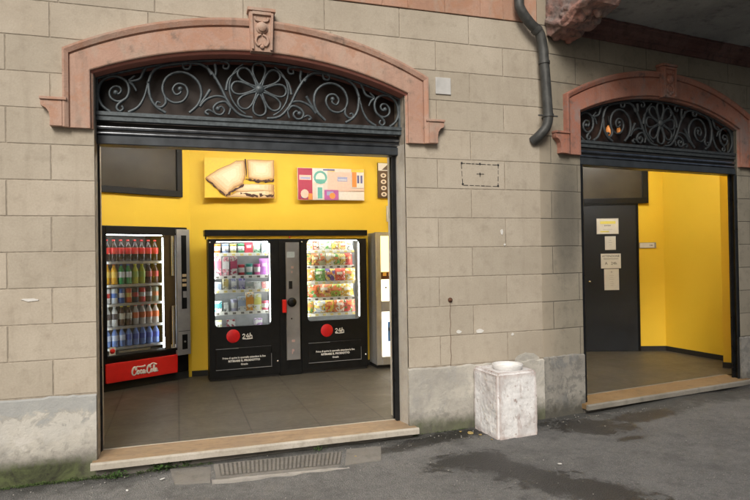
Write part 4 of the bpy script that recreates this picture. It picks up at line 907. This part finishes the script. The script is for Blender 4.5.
# pay column
pc = empty('payment_column', 'narrow silver payment column with red side grip between the two snack machines', 'payment terminal', (*LS(.870, 0), 0), FS[1])
q = MB(); q.box(.0, .280, .006, .23, .0, 1.742); q.build('cabinet', M_black, pc, .003)
q = MB(); q.rbox(.085, .262, -.016, .005, .19, 1.695, .006); pp = q.build('front_panel', plain('column_steel', (.27, .27, .28), .4, .55, var=.25, nscale=3), pc)
q = MB(); q.box(.10, .20, -.019, -.0162, 1.50, 1.575); q.build('display', P((.35, .40, .42), .3), pp)
q = MB(); q.box(.12, .165, -.02, -.0162, 1.10, 1.20); q.lathe([(.01, 0), (.01, .006), (.002, .007)], (.15, -.016, .72), 10, 0, 'y'); q.build('keypad', M_black, pp)
q = MB(); q.lathe([(.055, 0), (.06, .012), (.04, .028), (.002, .03)], (.155, -.016, .93), 16, 0, 'y'); o = q.build('coin_tray', M_black, pp); 
q = MB(); q.rbox(.032, .083, -.045, .005, .80, .965, .008); q.build('grip', M_red, pc, .004)
q = MB()
for z, t in ((1.36, .035), (1.30, .02), (.42, .04), (.30, .03), (.27, .012)): q.box(.15, .15+t, -.0185, -.0162, z, z+.03)
q.build('sticker', P((.45, .30, .28), .5), pp)
# header above the machines
M_ystrip = plain('wall_gap_strip', (.80, .52, .03), .5)
hd = empty('machine_header', 'long black header board running above both snack machines', 'header board', (*LS(-.036, -.01), 0), FS[1])
q = MB(); q.rbox(0, 2.108, 0, .23, 1.780, 1.855, .005); q.build('board', M_black, hd)
q = MB(); q.box(.03, 2.08, .030, .045, 1.7435, 1.779); q.build('wall_gap_strip', M_ystrip, hd)  # added strip standing in for the lit wall behind the gap
q = MB(); q.lathe([(.012, 0), (.012, .01), (.002, .014)], (1.05, .02, 1.762), 10, 0, 'y'); q.build('indicator', P((.6, .03, .02), .4), hd)
for x in (.02, 1.05, 2.09): q = MB(); q.box(x-.008, x+.008, .12, .16, 1.743, 1.780); q.build('spacer', M_blackm, hd)
CM = {}
_P = P
def P(col, rough=.4, emit=0.0):
    m_ = _P(col, rough); CM[m_.name] = col; return m_
WHT = (.74, .76, .76)
# ---- goods in the snack machines
def bag(name, x, y, z, w, h, mat, mat2, label, cat, group=None, tilt=-.15):
    w *= 1.12; h *= random.uniform(.98, 1.12); p = LS(x, y); e = empty(name, label, cat, (p[0], p[1], z), FS[1]+random.uniform(-.25, .25), group)
    q = MB(); nx_, nz_ = 9, 11; vs = []
    for sd in (-1, 1):
        for j in range(nz_):
            for i in range(nx_):
                u, v_ = i/(nx_-1), j/(nz_-1)
                th = (math.sin(PI*u)**.6)*(math.sin(PI*v_)**.55)*.028
                zz = h*v_; xx = (u-.5)*w*(1-.06*math.sin(PI*v_))
                vs.append((xx+.0015*math.sin(v_*40+u*9), sd*(th+.0006)+.02+zz*tilt*-.6+.003*math.sin(u*23+v_*17)*math.sin(PI*v_), zz))
    N_ = nx_*nz_
    for sd in (0, 1):
        for j in range(nz_-1):
            for i in range(nx_-1):
                a = sd*N_+j*nx_+i; q_ = (a, a+1, a+nx_+1, a+nx_)
                mi = 1 if (sd == 0 and 5 <= j <= 6 and 2 <= i <= 5) else 0
                q.f.append(q_); q.m.append(mi); q.sm.append(True)
    q.v = vs
    q.build('wrapper', [mat, mat2], e)
    return e
def carton(name, x, y, z, w, h, d, mat, mat2, label, cat, group=None):
    w *= 1.1; h *= 1.12; p = LS(x, y); e = empty(name, label, cat, (p[0], p[1], z), FS[1]+random.uniform(-.14, .14), group)
    q = MB(); q.box(-w/2, w/2, 0, d, 0, h); q.build('box', PRN(CM.get(mat.name, WHT), CM.get(mat2.name, WHT)), e, .002)
    q = MB(); q.box(-w/2*.98, w/2*.98, -.0015, -.0003, h*.35, h*.75); q.build('printed_band', mat2, e)
    return e
def tub(name, x, y, z, r, h, mat, mat2, label, cat, group=None):
    r *= 1.15; h *= 1.12; p = LS(x, y); e = empty(name, label, cat, (p[0], p[1], z), 0, group)
    q = MB(); q.lathe([(r*.85, 0), (r, h*.9), (r*1.05, h*.92), (r*1.05, h), (r*.9, h*1.01)], (0, r, 0), 14); q.build('cup', mat, e)
    q = MB(); q.lathe([(r*.93, h*.25), (r*.965, h*.26), (r*1.02, h*.7), (r*.99, h*.72)], (0, r, 0), 14); q.build('sleeve', mat2, e)
    return e
WHT = (.74, .76, .76)
xl = [.118+.098*i for i in range(7)]
L1 = [('tub', (.78, .25, .05), 'orange tub'), ('tub', (.35, .45, .70), 'pale blue tub'), ('tub', (.70, .60, .15), 'yellow tub'), ('tub', (.10, .35, .15), 'green tub'), ('bag', (.72, .08, .12), 'red packet'), ('carton', (.35, .60, .40), 'mint green box'), ('carton', (.30, .42, .62), 'light blue box')]
for x, (k_, col, nm_) in zip(xl, L1):
    lb = nm_+' on the top shelf of the left snack machine'
    if k_ == 'tub': tub('food_tub', x, .075, SHL[0]+.006, .036, .10, P(col), P(WHT), lb, 'tub')
    elif k_ == 'bag': bag('snack_packet', x, .10, SHL[0]+.006, .10, .125, P(col), P(WHT), lb, 'packet')
    else: carton('carton', x, .075, SHL[0]+.006, .075, .115, .05, P(col), P(WHT), lb, 'carton')
L2 = [('carton', .085, .215, WHT, (.75, .25, .35), 'tall white carton with pink band'), ('carton', .075, .205, (.78, .35, .42), WHT, 'tall pink carton'), ('carton', .08, .21, WHT, (.6, .1, .2), 'tall white carton with crimson band'), ('tub', .037, .115, (.65, .04, .06), WHT, 'red canister'), ('tub', .037, .125, (.04, .38, .32), WHT, 'teal canister'), ('tub', .036, .12, (.62, .10, .32), WHT, 'magenta canister'), ('bag', .12, .19, (.50, .20, .60), (.75, .5, .75), 'purple bag')]
for x, (k_, w_, h_, c1, c2, nm_) in zip(xl, L2):
    lb = nm_+' on the second shelf of the left snack machine'
    if k_ == 'tub': tub('canister', x, .075, SHL[1]+.006, w_, h_, P(c1), P(c2), lb, 'canister')
    elif k_ == 'bag': bag('snack_packet', x, .10, SHL[1]+.006, w_, h_, P(c1), P(c2), lb, 'packet')
    else: carton('carton', x, .075, SHL[1]+.006, w_, h_, .05, P(c1), P(c2), lb, 'carton')
L3 = [(.08, .085, WHT, (.4, .5, .65), 'low white box with blue band'), (.06, .12, (.70, .66, .50), (.6, .5, .2), 'cream box'), (.06, .12, (.30, .32, .50), WHT, 'slate blue box'), (.07, .13, (.20, .15, .50), (.6, .6, .8), 'dark violet box'), (.09, .08, WHT, (.5, .6, .6), 'low white box with grey band'), (.09, .078, (.65, .70, .66), WHT, 'pale grey green box'), (.085, .075, (.76, .76, .70), (.7, .3, .3), 'ivory box with red band')]
for x, (w_, h_, c1, c2, nm_) in zip(xl, L3): carton('carton', x, .075, SHL[2]+.006, w_, h_, .05, P(c1), P(c2), nm_+' on the third shelf of the left snack machine', 'carton')
L4 = [('carton', .085, .12, WHT, (.1, .4, .45), 'white carton with teal band'), ('carton', .05, .10, (.45, .5, .5), WHT, 'narrow grey carton'), ('tub', .036, .13, (.55, .55, .75), WHT, 'lilac tub'), ('carton', .085, .155, WHT, (.45, .55, .75), 'white carton with blue band'), ('carton', .09, .20, (.76, .74, .66), (.75, .35, .05), 'tall ivory carton with orange band'), ('carton', .085, .18, WHT, (.65, .65, .2), 'tall white carton with lime band'), ('tub', .038, .10, (.70, .15, .22), WHT, 'pink red tub')]
for x, (k_, w_, h_, c1, c2, nm_) in zip(xl, L4):
    lb = nm_+' on the lowest shelf of the left snack machine'
    if k_ == 'tub': tub('food_tub', x, .075, SHL[3]+.006, w_, h_, P(c1), P(c2), lb, 'tub')
    else: carton('carton', x, .075, SHL[3]+.006, w_, h_, .05, P(c1), P(c2), lb, 'carton')
for i, (x, c1, nm_) in enumerate(((.115, (.72, .68, .35), 'yellowish packet'), (.28, (.3, .03, .05), 'dark red packet'), (.62, (.4, .25, .5), 'violet packet'))):
    carton('carton', x, .10, .650, .09, .075, .05, P(c1), P(WHT), nm_+' lying in the tray below the shelves of the left snack machine', 'carton')
rowsR = [
 (SHR[0], 7, .10, .115, [((.72, .70, .62), 'cream'), ((.30, .16, .08), 'brown'), ((.60, .62, .60), 'grey'), ((.72, .68, .60), 'beige'), ((.35, .2, .1), 'dark brown'), ((.7, .55, .2), 'mustard'), ((.75, .74, .70), 'white')], 'top'),
 (SHR[1], 7, .105, .155, [((.75, .45, .12), 'amber'), ((.62, .22, .08), 'rust'), ((.50, .50, .30), 'khaki'), ((.78, .50, .08), 'gold'), ((.76, .58, .20), 'straw'), ((.70, .60, .20), 'dull yellow'), ((.72, .10, .10), 'red')], 'second'),
 (SHR[2], 5, .145, .165, [((.75, .35, .06), 'orange'), ((.25, .50, .12), 'green'), ((.16, .08, .35), 'dark purple'), ((.72, .10, .05), 'red'), ((.80, .50, .06), 'yellow')], 'third'),
 (SHR[3], 4, .175, .165, [((.75, .16, .05), 'red orange'), ((.78, .25, .12), 'salmon'), ((.40, .52, .06), 'lime green'), ((.80, .48, .05), 'golden')], 'fourth'),
 (SHR[4], 5, .145, .165, [((.78, .40, .06), 'orange'), ((.55, .62, .75), 'pale blue'), ((.80, .60, .08), 'yellow'), ((.72, .20, .06), 'brick red'), ((.75, .12, .10), 'scarlet')], 'lowest')]
for z, n_, w_, h_, cl_, nm_ in rowsR:
    for i, (col, cn_) in enumerate(cl_):
        x = 1.238+.05+(1.90-1.238-.10)*i/(n_-1) if n_ > 4 else 1.238+.085+(1.90-1.238-.17)*i/(n_-1)
        bag('snack_bag', x, .095, z+.006, w_, h_, PRN(tuple(q_*.85 for q_ in col), [(.70, .10, .05), (.72, .70, .60), (.12, .35, .10), (.75, .55, .10)][(i+len(nm_)) % 4]), P((.78, .74, .62) if i % 2 else (.75, .25, .10), .3), cn_+' snack bag on the '+nm_+' shelf of the right snack machine', 'snack bag')
# ------------------------------------------------------------------ coffee machine at right
cf = empty('coffee_machine', 'silver framed hot drinks machine with glowing front, half hidden by the right jamb', 'vending machine', (2.51, 7.70, 0), 0.0)
q = MB(); q.box(0, .66, .03, .32, .05, 1.815); q.build('cabinet', M_silver, cf, .006)
q = MB(); q.box(.02, .64, .05, .3, 0, .049); q.build('base', M_blackm, cf)
q = MB(); q.rbox(0, .075, -.02, .029, .05, 1.82, .008); q.rbox(.58, .66, -.02, .029, .05, 1.82, .008); q.rbox(.0755, .5795, -.02, .029, 1.77, 1.82, .006); q.rbox(.0755, .5795, -.02, .029, .05, .16, .006); q.build('door_frame', M_steel, cf)
q = MB(); q.box(.0755, .5795, -.008, .029, 1.29, 1.769); q.build('lit_panel', emis('lit_panel_amber', (1, .74, .30), 1.1), cf)
q = MB(); q.box(.0755, .5795, -.010, .029, 1.19, 1.289); pn = q.build('cup_picture', P((.10, .035, .015), .4), cf)
q = MB(); [q.box(.10+.08*i, .15+.08*i, -.0115, -.0102, 1.235, 1.28) for i in range(6)]; q.build('print', P((.8, .45, .08), .4), pn)
q = MB(); q.box(.0755, .5795, -.008, .029, .90, 1.189); q.build('lit_panel', emis('lit_panel_cream', (1, .90, .68), .9), cf)
q = MB(); q.box(.0755, .30, -.03, .029, .76, .899); q.box(.11, .14, -.036, -.0305, .80, .86); q.build('keypad', M_silver, cf)
q = MB(); q.box(.3005, .5795, -.012, .029, .76, .899); q.build('cup_bay', M_black, cf)
q = MB(); q.box(.0755, .5795, -.008, .029, .161, .759); lp = q.build('lit_panel', emis('lit_panel_white', (1, .93, .80), .9), cf)
q = MB(); q.box(.16, .20, -.0095, -.0082, .36, .62); q.box(.16, .30, -.0095, -.0082, .50, .54); q.box(.24, .27, -.0095, -.0082, .40, .58); q.build('print', P((.05, .2, .55), .4), lp)
q = MB(); q.lathe([(.012, 0), (.012, .006), (.002, .008)], (.14, -.008, 1.08), 12, 0, 'y'); q.build('button', M_black, cf)
# ------------------------------------------------------------------ concrete bin
bn = empty('litter_bin', 'square concrete litter bin with chipped white paint standing against the plinth', 'litter bin', (2.757, 4.80, gz(2.75)+.004), math.radians(3))
def rough_box(x0, x1, y0, y1, z0, z1, seed, step_=.03, ch=.012, amp=.004):
    bm = bmesh.new(); bmesh.ops.create_cube(bm, size=1)
    for v_ in bm.verts: v_.co = Vector((x0 if v_.co.x < 0 else x1, y0 if v_.co.y < 0 else y1, z0 if v_.co.z < 0 else z1))
    bmesh.ops.bevel(bm, geom=list(bm.edges), offset=ch, segments=2, affect='EDGES')
    bmesh.ops.subdivide_edges(bm, edges=[e_ for e_ in bm.edges if e_.calc_length() > .1], cuts=26, use_grid_fill=True)
    for v_ in bm.verts: v_.co += v_.normal*amp*(noise.noise(v_.co*9+Vector((seed, 0, 0)))*1.3+.7*noise.noise(v_.co*30)-1.6*max(0, noise.noise(v_.co*22+Vector((3, 1, seed)))-.35))
    return bm
def bm_obj(name, bm, mat, parent):
    me = bpy.data.meshes.new(name); bm.to_mesh(me); bm.free(); me.materials.append(mat); o = bpy.data.objects.new(name, me); C.objects.link(o); o.parent = parent; return o
bm_obj('body', rough_box(-.202, .202, -.205, .205, -.02, .56, 1, ch=.019, amp=.0045), M_bin, bn)
q = MB(); q.lathe([(.118, 0), (.128, .018), (.136, .042), (.134, .050), (.124, .050), (.112, .025), (.10, .008), (.001, .004)], (.005, -.04, .556), 28); q.build('bowl', P((.70, .70, .69), .5), bn)
# ------------------------------------------------------------------ drain cover slabs in the pavement
def slab(poly, label, name, ribs=False, z=.014):
    cx_ = sum(p_[0] for p_ in poly)/len(poly); cy_ = sum(p_[1] for p_ in poly)/len(poly); zg = gz(cx_)
    e = empty(name, label, 'drain cover' if ribs else 'paving slab', (cx_, cy_, zg))
    pts = []
    for i in range(len(poly)):
        a, b_ = Vector(poly[i]), Vector(poly[(i+1) % len(poly)]); n_ = 9
        for k_ in range(n_):
            p_ = a.lerp(b_, k_/n_); nn = .010*noise.noise(Vector((p_.x*9, p_.y*9, 2))); pts.append((p_.x-cx_+nn, p_.y-cy_+nn))
    q = MB(); q.prism(pts, -.08, z, 0, 'xy'); q.build('slab', M_drain, e, .004)
    return e, cx_, cy_
e, cx_, cy_ = slab([(.25, 4.57), (1.16, 4.50), (1.28, 4.84), (.25, 4.90)], 'ribbed rectangular stone drain cover in the asphalt before the large doorstep', 'drain_cover', True, .012)
q = MB()
for i in range(29):
    x = .295+i*.0305; yA = 4.615-.075*(x-.25); yB = 4.87-.055*(x-.25)
    q.prism([(x-cx_, yA-cy_), (x+.019-cx_, yA-cy_), (x+.019-cx_+(x-.25)*.10, yB-cy_), (x-cx_+(x-.25)*.10, yB-cy_)], .0125, .021, 0, 'xy')
q.build('ribs', M_drain, e, .002)
q = MB(); q.prism([(.285-cx_, 4.608-cy_), (1.17-cx_, 4.542-cy_), (1.262-cx_, 4.822-cy_), (.285-cx_, 4.876-cy_)], .0122, .0135, 0, 'xy'); q.build('slots', plain('slot_dark', (.095, .088, .076), .95, var=.4, nscale=60), e)  # darker sheet between the ribs
q = MB(); pts = []
k_ = 40
for i in range(k_+1):
    x = .22+(1.22-.22)*i/k_; pts.append((x-cx_, 4.555-.075*(x-.25)-cy_+.012*noise.noise(Vector((x*8, 1, 1)))))
for i in range(k_, -1, -1):
    x = .22+(1.22-.22)*i/k_; pts.append((x-cx_, 4.515-.075*(x-.25)-cy_+.022*noise.noise(Vector((x*7, 5, 1)))))
q.prism(pts, -.05, .010, 0, 'xy'); q.build('mortar_edge', M_drainedge, e)
slab([(-.04, 4.60), (.21, 4.55), (.235, 4.90), (-.07, 4.94)], 'plain brownish stone slab left of the ribbed drain cover', 'paving_slab', z=.010)
slab([(1.20, 4.50), (1.50, 4.52), (1.60, 4.83), (1.31, 4.86)], 'plain worn stone slab right of the ribbed drain cover', 'paving_slab', z=.010)
# ------------------------------------------------------------------ moss, weeds, litter
rr = random.Random(5)
def leaves(q, x, y, z, n_, spread, size, up=.6):
    for _ in range(n_):
        a = rr.uniform(0, 2*PI); r = spread*rr.random()**.6; px, py = x+r*math.cos(a), y+r*math.sin(a)*.45; hz = z+rr.uniform(0, up*size*3)
        b_ = rr.uniform(0, 2*PI); s_ = size*rr.uniform(.5, 1.3); t = Vector((math.cos(b_), math.sin(b_), rr.uniform(-.2, .8)))*s_; w_ = Vector((-math.sin(b_), math.cos(b_), rr.uniform(-.3, .3)))*s_*.42
        o_ = Vector((px, py, hz)); q.add([o_, o_+t*.5+w_, o_+t, o_+t*.5-w_], [(0, 1, 2, 3)])
q = MB()
for i in range(260): x = -2.4+i*.0083*1.0+rr.uniform(0, .05); x = rr.uniform(-2.4, -.45); leaves(q, x, 5.0-abs(rr.gauss(0, .02)), gz(x)-.004, 14, .035, .009, .8)
for i in range(60): x = rr.uniform(-.6, .25); leaves(q, x, 4.955+rr.uniform(-.03, .03), gz(x)-.004, 12, .03, .009, .8)
for i in range(26): x = rr.uniform(1.95, 2.5); leaves(q, x, 5.0, gz(x)-.004, 10, .03, .008, .8)
tag(q.build('moss', M_moss), 'green moss and tiny weeds growing where the wall meets the asphalt', 'moss', None, 'stuff')
def weed(x, y, n_, sp, sz, label):
    q = MB(); leaves(q, 0, 0, 0, n_, sp, sz, 1.0)
    for _ in range(6): a = rr.uniform(0, 2*PI); q.tube([(0, 0, 0), (.4*sp*math.cos(a), .3*sp*math.sin(a), .05)], .0015, 4)
    o = q.build('weed', M_weed, None, recalc=False); o.location = (x, y, gz(x)-.002); tag(o, label, 'weed')
weed(-.12, 4.97, 160, .10, .022, 'bright green leafy weed clump below the doorstep near the left slab')
weed(.04, 5.0, 90, .07, .018, 'smaller green weed tuft against the doorstep right beside the leafy clump')
weed(-.45, 4.93, 120, .10, .016, 'dark green weed patch under the left end of the large doorstep')
weed(1.1, 4.93, 40, .06, .012, 'sparse green weed tuft behind the ribbed drain cover')
def litter(name, x, y, s_, mat, label, cat, n_=7, h=.004):
    q = MB(); pts = [(s_*rr.uniform(.6, 1)*math.cos(2*PI*i/n_), s_*rr.uniform(.4, .8)*math.sin(2*PI*i/n_)) for i in range(n_)]
    q.prism(pts, 0, h, 0, 'xy'); o = q.build(name, mat); o.location = (x, y, gz(x)+.010); o.rotation_euler = (rr.uniform(-.2, .2), rr.uniform(-.2, .2), rr.uniform(0, 6)); tag(o, label, cat)
litter('paper_scrap', 2.69, 3.90, .022, M_white, 'small white paper scrap lying on the asphalt in front of the bin', 'paper scrap')
litter('paper_scrap', -.12, 4.74, .020, M_white, 'white scrap on the asphalt at the corner of the plain left slab', 'paper scrap')
litter('paper_scrap', -.35, 4.60, .014, M_white, 'tiny white scrap on the asphalt left of the stone slabs', 'paper scrap')
M_dleaf = plain('dry_leaf', (.32, .24, .09), .8, var=.4, nscale=30)
for x, y, s_, lb in ((2.44, 4.86, .035, 'largest dry yellowish leaf left of the bin'), (2.50, 4.78, .025, 'dry leaf close to the left side of the bin'), (2.38, 4.93, .022, 'small dry leaf near the plinth left of the bin'), (2.52, 4.62, .018, 'small pale leaf by the front corner of the bin'), (1.33, 4.66, .018, 'pale crumb of leaf between drain cover and right slab')):
    litter('dry_leaf', x, y, s_, M_dleaf, lb, 'dry leaf', 7, .002)
# pebbles: countless grit
q = MB()
for _ in range(420):
    x, y = rr.uniform(-1.6, 5.2), rr.uniform(3.0, 5.0)
    if y < 2.9+.35*max(0, 1-x): continue
    if rr.random() < .5: y = 4.93-abs(rr.gauss(0, .12))
    s_ = rr.uniform(.002, .007); z = gz(x)+.004
    q.lathe([(s_*.6, -s_*.2), (s_, s_*.2), (s_*.5, s_*.9)], (x, y, z), 5)
tag(q.build('grit', plain('grit_pale', (.26, .25, .23), .9, var=.4, nscale=5)), 'loose grit and small stones scattered over the asphalt', 'grit', None, 'stuff')
